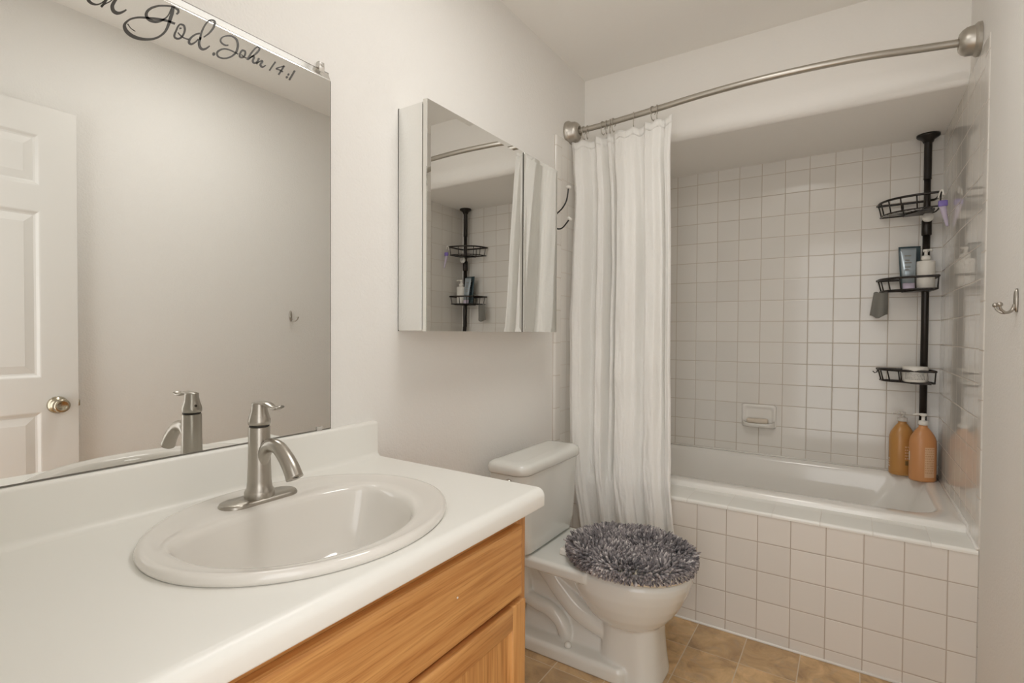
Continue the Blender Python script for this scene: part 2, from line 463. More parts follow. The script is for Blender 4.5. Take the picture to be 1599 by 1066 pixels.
# =================================================================== VANITY
VY0, VY1 = 0.066, 1.0276      # worktop ends
ZC = 0.7918                   # worktop surface
def build_worktop():
    t = thing('vanity_worktop', (0.28, 0.55, ZC), 'white laminate vanity worktop with rolled front edge, holding the oval sink', 'countertop')
    scx, scy, hx, hy = 0.305, 0.603, 0.222, 0.256
    x0, x1 = 0.034, 0.535
    corners = [(x1, VY1), (x0, VY1), (x0, VY0), (x1, VY0)]
    angs = sorted({2*pi*k/96 for k in range(96)} | {math.atan2(y-scy, x-scx) % (2*pi) for x, y in corners})
    inner, outer, low = [], [], []
    for a in angs:
        c, s_ = cos(a), sin(a)
        inner.append((scx+hx*c, scy+hy*s_, ZC)); low.append((scx+hx*c, scy+hy*s_, ZC-0.03))
        tt = min([((x1 if c > 0 else x0)-scx)/c if abs(c) > 1e-9 else 9, ((VY1 if s_ > 0 else VY0)-scy)/s_ if abs(s_) > 1e-9 else 9])
        outer.append((scx+tt*c, scy+tt*s_, ZC))
    m = MB(); m.loft([outer, inner], smooth=False); m.loft([inner, low])
    R = 0.019; XE = 0.574
    pr = [(x1, ZC)]
    for k in range(11):
        a = pi/2*k/10; pr.append((XE-R+R*sin(a), ZC-R+R*cos(a)))
    for k in range(1, 7):
        a = pi/2*k/6; r = 0.007; pr.append((XE-r+r*cos(a), 0.755-r*sin(a)))
    pr += [(0.534, 0.748), (0.534, ZC-0.03), ]
    m.loft([[(x, y, z) for x, z in pr] for y in (VY0, VY1)], closed=False)
    endp = [(0.034, ZC)] + pr + [(0.034, ZC-0.03)]
    for y in (VY0, VY1): m.add([(x, y, z) for x, z in endp], [list(range(len(endp)))], False)
    o = m.build('rolled_edge_top', 'laminate', t); sharp(o, 50)
    b = MB(); pr = [(0.0005, ZC-0.03), (0.0005, 0.8918)]
    r = 0.008
    pr += [(0.02-r+r*sin(pi/2*k/6), 0.8918-r+r*cos(pi/2*k/6)) for k in range(7)]
    rc = 0.014
    pr += [(0.02+rc-rc*cos(pi/2*k/6), ZC+rc-rc*sin(pi/2*k/6)) for k in range(7)]
    pr += [(0.034, ZC-0.03)]
    b.loft([[(x, y, z) for x, z in pr] for y in (VY0, VY1)], cap0=True, cap1=True)
    sharp(b.build('backsplash', 'laminate', t), 50)
build_worktop()

def build_sink():
    t = thing('oval_sink', (0.305, 0.603, ZC), 'cream oval drop-in sink with a D-shaped bowl', 'sink')
    cx, cy, N = 0.305, 0.603, 96
    def outer(s_, z): return [(cx+0.242*s_*cos(2*pi*k/N), cy+0.275*s_*sin(2*pi*k/N), z) for k in range(N)]
    def inner(s_, z, sx=0.0, n_b=3.2):
        r = []
        for k in range(N):
            a = 2*pi*k/N; c, q = cos(a), sin(a)
            n = 2.1 if c > 0 else n_b
            xx = sgnpow(c, 2/n)*(0.205 if c > 0 else 0.098)*s_
            r.append((0.300+sx+xx, 0.585+sgnpow(q, 2/(2.3 if c < 0 else 2.1))*0.212*s_, z))
        return r
    def lerp(a, b, f, z): return [(p[0]+(q[0]-p[0])*f, p[1]+(q[1]-p[1])*f, z) for p, q in zip(a, b)]
    A, B = outer(1, 0), inner(1, 0)
    rings = [outer(0.988, ZC+0.0005), outer(0.998, ZC+0.004), outer(1.0, ZC+0.008), outer(0.995, ZC+0.0125), outer(0.983, ZC+0.0160), outer(0.966, ZC+0.0175), outer(0.948, ZC+0.0165)]
    A2 = outer(0.948, 0)
    for f, dz in ((0.25, 0.0145), (0.6, 0.0135), (0.85, 0.0125), (0.95, 0.0105)): rings.append(lerp(A2, B, f, ZC+dz))
    for s_, z, sx in ((0.985, 0.006, 0), (0.965, -0.002, 0), (0.935, -0.020, 0.002), (0.89, -0.045, 0.005), (0.82, -0.075, 0.01), (0.72, -0.100, 0.015),
                      (0.58, -0.118, 0.02), (0.40, -0.128, 0.02), (0.2, -0.133, 0.02), (0.11, -0.135, 0.02)):
        rings.append(inner(s_, ZC+z, sx, 3.2-1.1*(1-s_)))
    m = MB(); m.loft(rings, cap1=True)
    o = m.build('basin', 'sink', t)
    MB().lathe([(0.001, 0), (0.022, 0), (0.021, 0.003), (0.016, 0.004), (0.001, 0.0035)], (0.32, 0.585, ZC-0.1352), seg=24).build('drain', 'chrome', t)
build_sink()

def build_faucet():
    fx, fy, z0 = 0.150, 0.594, ZC+0.0135
    t = thing('faucet', (fx, fy, z0), 'brushed nickel single-lever faucet on the back of the sink', 'faucet')
    m = MB(); ring = []
    def stad(r, L, z):
        out = []
        for k in range(33): a = pi*k/32; out.append((fx+r*cos(a), fy+L+r*sin(a), z))
        for k in range(33): a = pi+pi*k/32; out.append((fx+r*cos(a), fy-L+r*sin(a), z))
        return out
    m.loft([stad(0.031, 0.049, z0-0.0015), stad(0.031, 0.049, z0+0.002), stad(0.0285, 0.049, z0+0.006), stad(0.0265, 0.049, z0+0.007)], cap0=True, cap1=True)
    sharp(m.build('base_plate', 'nickel', t), 40)
    zb = z0+0.006
    b = MB()
    b.lathe([(0.0285, 0), (0.0285, 0.011), (0.0272, 0.0145), (0.0246, 0.0175), (0.0228, 0.032), (0.0218, 0.060), (0.0208, 0.100), (0.0207, 0.1425), (0.0195, 0.1435)], (fx, fy, zb), seg=40)
    sharp(b.build('faucet_body', 'nickel', t), 40)
    MB().lathe([(0.0188, 0.1430), (0.0188, 0.1475)], (fx, fy, zb), seg=32).build('joint', 'dark', t)
    # spout: leaves the body low, arches forward and down
    path = catmull([(fx+0.006, fy, zb+0.052), (fx+0.013, fy, zb+0.082), (fx+0.034, fy, zb+0.1075), (fx+0.064, fy, zb+0.1085), (fx+0.088, fy, zb+0.094), (fx+0.108, fy, zb+0.074), (fx+0.120, fy, zb+0.056)], 6)
    n = len(path); rad = [0.0125+0.0010*min(1, i/(n*0.40)) for i in range(n)]
    rad = [r if i < n*0.5 else r+0.0030*(i-n*0.5)/(n*0.5) for i, r in enumerate(rad)]
    s = MB(); s.tube(path, rad, 28)
    s.build('spout', 'nickel', t)
    MB().lathe([(0.001, 0), (0.009, 0), (0.009, 0.004)], (fx+0.1175, fy, zb+0.0575), seg=16).build('aerator', 'dark', t)
    # cap and lever
    h = MB(); hz = zb+0.147
    h.lathe([(0.0195, 0), (0.0212, 0.002), (0.0212, 0.010), (0.0200, 0.015), (0.0165, 0.026), (0.0150, 0.036), (0.0148, 0.043), (0.0135, 0.0455), (0.002, 0.0465)], (fx, fy, hz), seg=36)
    L = catmull([(fx-0.006, fy, hz+0.0435), (fx+0.012, fy, hz+0.0455), (fx+0.030, fy, hz+0.0445), (fx+0.046, fy, hz+0.0395), (fx+0.060, fy, hz+0.0375), (fx+0.071, fy, hz+0.0415)], 6)
    n = len(L); wd = [0.0135-0.005*min(1, i/(n*0.6)) if i < n*0.6 else 0.0085+0.002*(i-n*0.6)/(n*0.4) for i in range(n)]
    rings = []
    for p, w_ in zip(L, wd):
        rings.append([(p.x, p.y+w_*cos(2*pi*k/16), p.z+0.0036*sin(2*pi*k/16)) for k in range(16)])
    h.loft(rings, cap0=True, cap1=True)
    hh = h.build('lever_handle', 'nickel', t)
    MB().lathe([(0.001, -0.0003), (0.003, -0.0003), (0.003, 0.004)], (fx-0.0200, fy, hz+0.0165), 'X', 12).build('set_screw', 'dark', hh)
build_faucet()

def build_vanity():
    t = thing('vanity_cabinet', (0.27, 0.55, 0), 'honey oak vanity cabinet under the white worktop', 'cabinet')
    y1, y0, XB = 1.014, 0.068, 0.530
    m = MB()
    m.box(0.002, XB-0.019, y1-0.016, y1-0.001, 0.0, 0.7615); m.box(0.002, XB-0.019, y0, y0+0.016, 0.0, 0.7615)
    m.box(0.002, XB-0.019, y0, y1-0.001, 0.10, 0.116); m.box(0.002, 0.012, y0, y1-0.001, 0.10, 0.7615); m.box(0.44, 0.45, y0, y1-0.001, 0.0, 0.10)
    m.build('cabinet_body', 'wood_v', t)
    for ya, yb in ((y1-0.038, y1), (y0, y0+0.038)): MB().box(XB-0.019, XB, ya, yb, 0.10, 0.7475).build('face_frame_stile', 'wood_v', t)
    for za, zb in ((0.10, 0.14), (0.525, 0.575), (0.705, 0.7475)): MB().box(XB-0.019, XB-0.0003, y0+0.038, y1-0.038, za, zb).build('face_frame_rail', 'wood_h', t)
    XD = XB+0.019
    dr = MB(); e = 0.006
    def slab(mb, ya, yb, za, zb, x0=XB+0.0005, x1=XD):
        mb.loft([[(x, a, b) for a, b in ((ya+i, za+i), (yb-i, za+i), (yb-i, zb-i), (ya+i, zb-i))] for x, i in ((x0, 0), (x1-0.006, 0), (x1-0.002, 0.002), (x1, 0.007))], cap0=True, cap1=True, smooth=False)
    slab(dr, 0.105, 0.977, 0.5605, 0.7165)
    d = dr.build('drawer_front', 'wood_h', t)
    MB().lathe([(0.0003, 0), (0.0022, 0), (0.0015, 0.0008), (0.0003, 0.001)], (XD, 0.745, 0.652), 'X', 10).build('paint_fleck', 'white_plastic', d)
    def cab_door(ya, yb):
        za, zb, st = 0.105, 0.5475, 0.053
        q = MB(); rings = []
        for x, ins in ((XB+0.001, st-0.004), (XD-0.0035, st-0.001), (XD-0.009, st+0.007), (XD-0.0095, st+0.010)):
            rings.append([(x, a, b) for a, b in ((ya+ins, za+ins), (yb-ins, za+ins), (yb-ins, zb-ins), (ya+ins, zb-ins))])
        q.loft(rings, cap0=True, cap1=True, smooth=False)
        dd = q.build('cabinet_door', 'wood_v', t)
        for (p, r_) in ((ya, ya+st), (yb-st, yb)): MB().box(XB+0.0005, XD, p, r_, za, zb, 0.0035).build('door_stile', 'wood_v', dd)
        for (p, r_) in ((za, za+st), (zb-st, zb)): MB().box(XB+0.0006, XD-0.0004, ya+st-0.003, yb-st+0.003, p, r_, 0.0035).build('door_rail', 'wood_rail', dd)
    cab_door(0.5455, 0.990); cab_door(0.092, 0.5365)
build_vanity()

# =================================================================== MIRROR WITH LETTERING
LETTERS = [
('3710,17677 3694,17652 3671,17615 3646,17574 3624,17535 3608,17500 3593,17465 3581,17431 3573,17400 3574,17373 3582,17355 3593,17346 3604,17340 3616,17334 3630,17331 3645,17331 3661,17332 3677,17337 3695,17343 3712,17352 3730,17364 3747,17377 3764,17393 3781,17411 3797,17430 3813,17452 3829,17477 3843,17500 3853,17516',
 '3734,17659 3720,17633 3698,17595 3676,17555 3659,17520 3646,17489 3634,17459 3626,17433 3622,17416 3621,17410 3622,17406 3627,17400 3634,17393 3642,17387 3651,17382 3661,17379 3673,17377 3685,17377 3699,17379 3714,17383 3728,17390 3742,17400 3757,17413 3772,17428 3787,17444 3802,17464 3817,17488 3831,17510 3841,17525'),
('3942,17790 3926,17745 3902,17681 3877,17613 3857,17559 3843,17523 3832,17496 3822,17473 3812,17451 3802,17427 3790,17405 3780,17385 3773,17371',
 '3975,17788 3959,17743 3936,17678 3911,17610 3891,17555 3877,17517 3865,17488 3854,17464 3844,17440 3831,17415 3819,17391 3808,17371 3801,17357'),
('3796,17367 3808,17383 3824,17405 3842,17430 3860,17453 3877,17472 3895,17491 3914,17512 3934,17537 3955,17569 3975,17604 3994,17638 4011,17666 4025,17689 4038,17708 4049,17723 4057,17735',
 '3787,17377 3798,17393 3814,17416 3832,17442 3851,17467 3869,17488 3888,17507 3906,17526 3923,17549 3942,17578 3961,17612 3980,17646 3997,17676 4012,17700 4026,17720 4037,17736 4045,17747'),
('4037,17734 4035,17726 4032,17720 4029,17711 4021,17693 4006,17659 3985,17613 3963,17564 3946,17524 3936,17494 3930,17470 3928,17450 3928,17431 3930,17411 3934,17391 3941,17374 3951,17360 3964,17350 3979,17344 3995,17341 4013,17343 4031,17349 4049,17359 4066,17371 4082,17384 4098,17400 4114,17417 4129,17434 4143,17451 4156,17468 4168,17486 4179,17501 4185,17512',
 '4065,17748 4067,17743 4069,17734 4068,17716 4062,17689 4047,17651 4027,17603 4008,17555 3995,17519 3988,17497 3985,17484 3985,17476 3985,17465 3986,17453 3989,17441 3993,17431 3997,17423 4003,17418 4011,17414 4020,17412 4029,17412 4038,17412 4048,17415 4060,17421 4073,17428 4086,17438 4099,17450 4114,17463 4127,17477 4139,17490 4152,17505 4163,17518 4171,17528'),
('3796,17824 3802,17825 3810,17826 3818,17828 3823,17829',
 '3811,17884 3816,17885 3824,17886 3832,17887 3838,17888'),
('5021,17698 4995,17696 4958,17694 4915,17691 4872,17685 4832,17676 4791,17664 4750,17651 4709,17638 4670,17623 4630,17607 4591,17590 4552,17573 4513,17557 4474,17540 4435,17523 4398,17505 4364,17486 4333,17466 4303,17445 4275,17424 4251,17402 4229,17380 4209,17357 4191,17335 4174,17312 4158,17288 4144,17264 4133,17241 4125,17219 4121,17198 4120,17179 4121,17161 4124,17144 4129,17126 4137,17109 4147,17094 4160,17080 4176,17068 4193,17058 4211,17050 4230,17044 4251,17040 4273,17037 4296,17037 4320,17038 4346,17042 4373,17047 4401,17055 4432,17065 4463,17077 4496,17091 4528,17107 4560,17125 4593,17145 4626,17166 4657,17191 4687,17216 4716,17244 4743,17274 4769,17305 4794,17338 4819,17373 4841,17410 4862,17449 4881,17490 4898,17533 4912,17574 4925,17613 4936,17650 4945,17685 4954,17719 4963,17752 4972,17786 4981,17821 4991,17857 4998,17892 5003,17928 5007,17962 5009,17991 5010,18010',
 '5007,17650 4980,17648 4943,17645 4901,17641 4861,17635 4822,17626 4783,17616 4743,17604 4704,17591 4665,17577 4626,17563 4588,17547 4549,17532 4510,17517 4471,17501 4433,17485 4399,17469 4366,17451 4336,17432 4308,17413 4283,17394 4262,17375 4243,17355 4226,17335 4211,17314 4198,17293 4186,17272 4177,17253 4172,17237 4170,17226 4170,17218 4171,17209 4174,17199 4177,17188 4182,17177 4188,17166 4195,17156 4205,17147 4218,17137 4232,17129 4247,17122 4263,17116 4280,17112 4298,17109 4318,17108 4339,17108 4362,17109 4386,17111 4411,17116 4438,17123 4468,17132 4498,17143 4528,17156 4558,17171 4589,17188 4619,17206 4647,17226 4673,17249 4699,17274 4723,17301 4747,17329 4769,17360 4789,17391 4809,17424 4825,17458 4839,17493 4852,17532 4863,17571 4873,17608 4881,17642 4888,17674 4895,17707 4902,17741 4910,17776 4919,17811 4927,17843 4933,17873 4937,17903 4940,17934 4942,17962 4944,17982'),
('5053,17872 5061,17881 5072,17896 5085,17914 5095,17935 5100,17956 5099,17974 5096,17989 5090,18002 5078,18009 5066,18011 5053,18011 5042,18011 5030,18013 5016,18015 5000,18017 4983,18015 4966,18012 4949,18006 4932,17999 4913,17991 4891,17982 4866,17971 4840,17958 4814,17945 4788,17932 4761,17917 4733,17901 4705,17883 4677,17863 4648,17841 4620,17817 4594,17793 4571,17768 4549,17742 4529,17715 4513,17689 4499,17662 4489,17636 4482,17610 4479,17586 4480,17564 4484,17543 4493,17525 4505,17511 4521,17500 4539,17494 4560,17490 4582,17490 4604,17493 4627,17499 4651,17507 4675,17518 4698,17532 4721,17548 4744,17567 4767,17587 4790,17612 4813,17639 4835,17667 4854,17694 4871,17720 4885,17746 4898,17772 4910,17800 4923,17834 4936,17873 4946,17908 4954,17932',
 '5032,17889 5038,17899 5047,17913 5055,17926 5057,17933 5057,17938 5057,17945 5055,17952 5052,17957 5050,17960 5044,17963 5034,17965 5022,17967 5010,17971 4997,17974 4984,17976 4971,17977 4958,17974 4944,17970 4929,17964 4910,17956 4888,17947 4864,17936 4839,17924 4814,17911 4788,17897 4762,17882 4736,17867 4710,17849 4685,17829 4659,17806 4634,17782 4612,17760 4593,17737 4575,17714 4560,17692 4549,17672 4541,17655 4535,17638 4532,17623 4531,17610 4531,17598 4534,17587 4539,17577 4545,17568 4555,17562 4569,17557 4585,17554 4601,17553 4618,17554 4637,17558 4656,17565 4675,17573 4694,17582 4713,17594 4732,17608 4752,17624 4773,17643 4795,17664 4817,17688 4836,17710 4851,17732 4865,17754 4877,17777 4889,17802 4902,17834 4914,17872 4926,17906 4934,17930'),
('4325,17191 4311,17195 4292,17200 4271,17207 4253,17215 4238,17229 4224,17246 4211,17263 4202,17274',
 '4320,17179 4306,17182 4286,17186 4264,17192 4244,17201 4228,17214 4212,17231 4199,17247 4189,17258'),
('5120,17702 5131,17702 5145,17704 5158,17703 5166,17699 5171,17691 5175,17676 5178,17659 5178,17641 5176,17621 5172,17599 5166,17575 5158,17551 5148,17526 5137,17501 5125,17477 5113,17459 5101,17445 5088,17433 5075,17424 5063,17418 5051,17414 5039,17413 5029,17415 5022,17418 5019,17422 5018,17429 5018,17439 5020,17452 5025,17472 5033,17497 5043,17524 5052,17551 5060,17576 5068,17601 5075,17623 5082,17642 5089,17657 5096,17671 5102,17682 5108,17690 5112,17695 5117,17698 5123,17701 5128,17705',
 '5131,17740 5142,17742 5158,17745 5177,17745 5194,17738 5205,17723 5213,17704 5217,17682 5218,17659 5215,17633 5209,17606 5201,17578 5192,17551 5181,17523 5167,17493 5153,17465 5136,17440 5118,17418 5098,17401 5079,17388 5061,17378 5042,17373 5024,17371 5008,17373 4995,17379 4986,17390 4981,17405 4981,17423 4983,17444 4990,17469 4999,17497 5010,17525 5019,17551 5027,17575 5036,17600 5044,17623 5053,17645 5062,17664 5071,17681 5080,17696 5090,17709 5101,17721 5112,17730 5119,17734 5124,17737'),
('5094,17605 5102,17610 5114,17618 5126,17625 5134,17631',
 '5094,17641 5102,17644 5114,17648 5126,17652 5135,17655'),
('5054,17514 5064,17507 5077,17496 5093,17485 5108,17476 5121,17469 5135,17464 5149,17460 5164,17457 5183,17456 5203,17458 5223,17460 5240,17462 5253,17465 5265,17469 5273,17473 5279,17475',
 '5070,17537 5080,17530 5094,17520 5109,17510 5124,17501 5136,17495 5149,17490 5161,17487 5175,17485 5192,17484 5212,17486 5230,17488 5246,17491 5258,17493 5267,17497 5275,17500 5280,17503'),
('5485,17728 5473,17721 5456,17711 5435,17697 5414,17679 5391,17657 5367,17632 5344,17606 5323,17579 5305,17553 5288,17527 5274,17501 5263,17477 5256,17454 5252,17431 5253,17411 5259,17394 5271,17384 5287,17380 5307,17383 5329,17393 5350,17411 5372,17434 5392,17459 5411,17483 5429,17508 5445,17534 5459,17557 5468,17573',
 '5489,17695 5478,17687 5462,17677 5444,17665 5427,17650 5408,17631 5387,17608 5366,17583 5348,17560 5334,17538 5322,17515 5312,17494 5306,17476 5301,17462 5299,17449 5299,17440 5300,17437 5302,17433 5308,17430 5315,17429 5323,17431 5335,17441 5353,17459 5373,17480 5390,17501 5407,17522 5423,17546 5437,17568 5447,17584'),
('5512,17581 5516,17608 5520,17646 5526,17688 5535,17729 5546,17769 5559,17811 5574,17853 5590,17893 5607,17933 5626,17972 5645,18008 5663,18037 5678,18056 5693,18068 5707,18077 5721,18085 5735,18090 5748,18093 5759,18092 5765,18090 5768,18086 5769,18079 5769,18069 5767,18054 5764,18035 5759,18013 5752,17987 5740,17958 5724,17924 5704,17885 5681,17846 5658,17809 5632,17772 5603,17734 5575,17700 5556,17676',
 '5470,17567 5474,17594 5479,17633 5487,17678 5496,17722 5509,17765 5524,17809 5541,17853 5558,17895 5578,17937 5599,17979 5620,18018 5642,18050 5662,18077 5683,18097 5703,18111 5721,18123 5741,18132 5761,18138 5780,18140 5796,18137 5809,18127 5816,18113 5819,18094 5818,18073 5813,18048 5806,18020 5795,17988 5780,17953 5760,17915 5736,17874 5710,17832 5683,17793 5653,17754 5620,17716 5591,17683 5570,17661'),
('5478,17635 5472,17612 5462,17579 5453,17541 5447,17506 5446,17477 5448,17451 5454,17429 5462,17409 5474,17394 5489,17384 5506,17378 5525,17377 5545,17382 5564,17392 5582,17405 5599,17419 5616,17435 5632,17454 5647,17472 5660,17489 5671,17504 5680,17519 5688,17531 5693,17539',
 '5524,17642 5518,17619 5509,17586 5501,17552 5497,17525 5497,17504 5500,17485 5504,17468 5510,17456 5516,17446 5525,17438 5534,17434 5542,17432 5550,17433 5559,17437 5571,17444 5584,17453 5598,17464 5612,17478 5627,17494 5640,17508 5652,17520 5661,17532 5670,17542 5677,17550'),
('5740,17382 5743,17378 5748,17375 5753,17372 5758,17369 5763,17371 5768,17373 5773,17376 5778,17378 5784,17386 5790,17394 5796,17402 5800,17409',
 '5740,17413 5743,17420 5748,17427 5753,17435 5758,17442 5763,17444 5768,17447 5773,17449 5778,17451 5784,17449 5790,17446 5796,17443 5800,17440'),
('6079,17755 6066,17749 6049,17739 6030,17731 6014,17727 5996,17727 5977,17730 5958,17736 5946,17743 5937,17751 5932,17762 5929,17773 5930,17785 5934,17799 5942,17816 5953,17834 5966,17851 5983,17867 6003,17884 6026,17901 6050,17916 6074,17928 6100,17940 6125,17949 6148,17954 6170,17954 6193,17952 6214,17945 6230,17937 6242,17924 6250,17909 6257,17890 6261,17869 6263,17845 6263,17816 6261,17787 6255,17757 6249,17728 6240,17699 6229,17670 6214,17642 6195,17612 6171,17581 6145,17550 6117,17522 6088,17497 6056,17473 6025,17451 5995,17435 5966,17423 5936,17416 5909,17411 5888,17411 5874,17415 5864,17423 5858,17433 5855,17443 5855,17454 5858,17468 5864,17482 5872,17496 5883,17512 5899,17531 5918,17551 5937,17568 5956,17583 5976,17596 5998,17608 6020,17618 6044,17625 6069,17631 6095,17635 6121,17638 6147,17638 6174,17637 6201,17634 6225,17633 6246,17631 6265,17630 6280,17629 6291,17628',
 '6082,17730 6069,17722 6050,17711 6028,17699 6004,17692 5981,17691 5958,17693 5936,17699 5919,17707 5907,17720 5899,17736 5895,17755 5897,17776 5904,17800 5916,17823 5932,17847 5950,17870 5971,17890 5996,17909 6021,17927 6047,17943 6073,17958 6101,17973 6130,17984 6159,17992 6187,17995 6214,17994 6240,17989 6262,17980 6280,17966 6294,17947 6304,17925 6311,17900 6314,17871 6314,17838 6311,17803 6305,17769 6296,17735 6284,17700 6269,17664 6249,17629 6224,17593 6196,17559 6165,17525 6133,17495 6100,17467 6065,17442 6030,17419 5995,17402 5962,17388 5928,17380 5898,17375 5872,17375 5852,17379 5836,17389 5824,17402 5818,17419 5815,17439 5818,17462 5826,17486 5838,17511 5857,17535 5879,17558 5902,17580 5926,17598 5949,17614 5973,17628 5998,17640 6023,17649 6050,17657 6077,17662 6104,17666 6131,17668 6159,17668 6187,17667 6214,17665 6238,17664 6259,17664 6279,17663 6294,17663 6306,17663'),
('6401,17761 6411,17762 6424,17763 6434,17763 6437,17761 6439,17751 6438,17732 6435,17711 6430,17693 6422,17675 6410,17657 6397,17641 6388,17632 6378,17627 6365,17624 6354,17624 6350,17626 6349,17632 6350,17647 6354,17667 6359,17685 6366,17703 6376,17723 6386,17741 6394,17753 6397,17756 6398,17756 6402,17758 6407,17760',
 '6414,17802 6424,17803 6440,17805 6458,17804 6473,17792 6478,17772 6478,17747 6474,17720 6467,17693 6454,17667 6438,17642 6420,17618 6399,17598 6375,17586 6352,17580 6331,17580 6314,17590 6308,17610 6309,17634 6313,17658 6320,17682 6329,17706 6341,17731 6354,17752 6366,17771 6380,17787 6395,17797 6404,17801 6408,17803'),
('6358,17659 6367,17652 6381,17643 6397,17634 6414,17628 6433,17626 6454,17627 6472,17629 6485,17630',
 '6374,17680 6384,17675 6398,17666 6413,17658 6428,17654 6444,17653 6463,17655 6481,17657 6494,17659'),
('6525,17609 6537,17636 6553,17674 6572,17718 6592,17759 6614,17801 6639,17846 6664,17888 6687,17923 6706,17950 6723,17970 6737,17985 6747,17993 6756,17996 6766,17997 6772,17995 6773,17993 6772,17985 6766,17969 6755,17946 6740,17921 6718,17889 6690,17850 6659,17811 6632,17777 6608,17748 6585,17722 6565,17700 6552,17684',
 '6481,17612 6494,17639 6511,17678 6532,17722 6555,17766 6579,17810 6606,17855 6633,17899 6658,17936 6679,17966 6700,17991 6720,18012 6741,18028 6764,18038 6786,18041 6805,18036 6815,18019 6815,17996 6807,17970 6794,17940 6776,17908 6750,17871 6718,17831 6685,17792 6656,17758 6629,17728 6603,17703 6582,17682 6566,17667'),
('6540,17630 6560,17654 6589,17688 6618,17722 6637,17739 6636,17738 6633,17737 6634,17732 6634,17724 6630,17711 6620,17686 6610,17656 6605,17627 6614,17606 6628,17593 6646,17587 6670,17589 6694,17606 6714,17628 6729,17648 6738,17661',
 '6522,17642 6540,17667 6568,17704 6597,17741 6622,17769 6650,17783 6670,17777 6679,17761 6682,17741 6676,17715 6665,17687 6656,17663 6653,17650 6655,17644 6662,17636 6670,17632 6673,17630 6678,17633 6692,17647 6707,17664 6719,17676'),
('6757,17772 6750,17754 6741,17727 6731,17699 6722,17675 6715,17655 6708,17636 6702,17620 6698,17609',
 '6802,17774 6795,17756 6785,17729 6774,17701 6764,17676 6756,17655 6748,17636 6741,17620 6737,17609'),
('6735,17627 6756,17646 6786,17675 6816,17703 6836,17718 6841,17720 6839,17719 6836,17720 6835,17723 6830,17713 6815,17689 6798,17659 6788,17628 6795,17604 6810,17588 6830,17579 6857,17582 6886,17601 6911,17628 6933,17653 6948,17670',
 '6722,17642 6741,17663 6769,17694 6799,17726 6824,17749 6846,17762 6868,17764 6881,17752 6882,17729 6870,17703 6854,17677 6840,17655 6837,17646 6838,17640 6845,17630 6855,17624 6860,17622 6871,17628 6892,17648 6915,17670 6931,17686'),
('7168,17869 7155,17847 7136,17815 7115,17778 7095,17742 7074,17704 7051,17662 7031,17625 7016,17599',
 '7200,17862 7187,17840 7169,17807 7147,17771 7127,17735 7106,17697 7083,17656 7063,17619 7049,17593'),
('7392,17874 7379,17850 7361,17816 7341,17778 7321,17741 7300,17703 7277,17661 7256,17623 7241,17597',
 '7432,17869 7419,17845 7401,17811 7381,17772 7361,17735 7339,17696 7315,17653 7294,17616 7279,17589'),
('7408,17879 7382,17862 7346,17837 7307,17810 7274,17788 7247,17769 7222,17751 7200,17735 7184,17705 7202,17693 7224,17695 7249,17699 7272,17702 7296,17701 7324,17700 7350,17698 7368,17697',
 '7416,17858 7390,17840 7354,17814 7316,17787 7284,17763 7257,17744 7233,17726 7218,17714 7220,17723 7218,17729 7235,17731 7260,17734 7286,17736 7312,17735 7340,17732 7365,17730 7383,17728'),
('7498,17687 7501,17685 7505,17683 7510,17682 7514,17681 7518,17682 7522,17684 7526,17686 7530,17687 7535,17692 7539,17697 7543,17702 7546,17707',
 '7498,17716 7501,17720 7505,17725 7510,17730 7514,17735 7518,17737 7522,17739 7526,17740 7530,17742 7535,17741 7539,17739 7543,17738 7546,17736'),
('7451,17601 7453,17598 7457,17596 7462,17595 7466,17593 7471,17595 7476,17597 7481,17599 7486,17601 7491,17607 7496,17613 7501,17618 7505,17623',
 '7451,17630 7453,17634 7457,17640 7462,17645 7467,17651 7471,17652 7476,17654 7481,17657 7486,17659 7491,17657 7496,17656 7501,17654 7505,17652'),
('7670,17878 7657,17852 7638,17816 7617,17774 7597,17735 7577,17695 7555,17653 7536,17615 7522,17588',
 '7715,17874 7701,17848 7682,17811 7661,17770 7640,17730 7620,17690 7597,17648 7578,17610 7564,17583'),
]

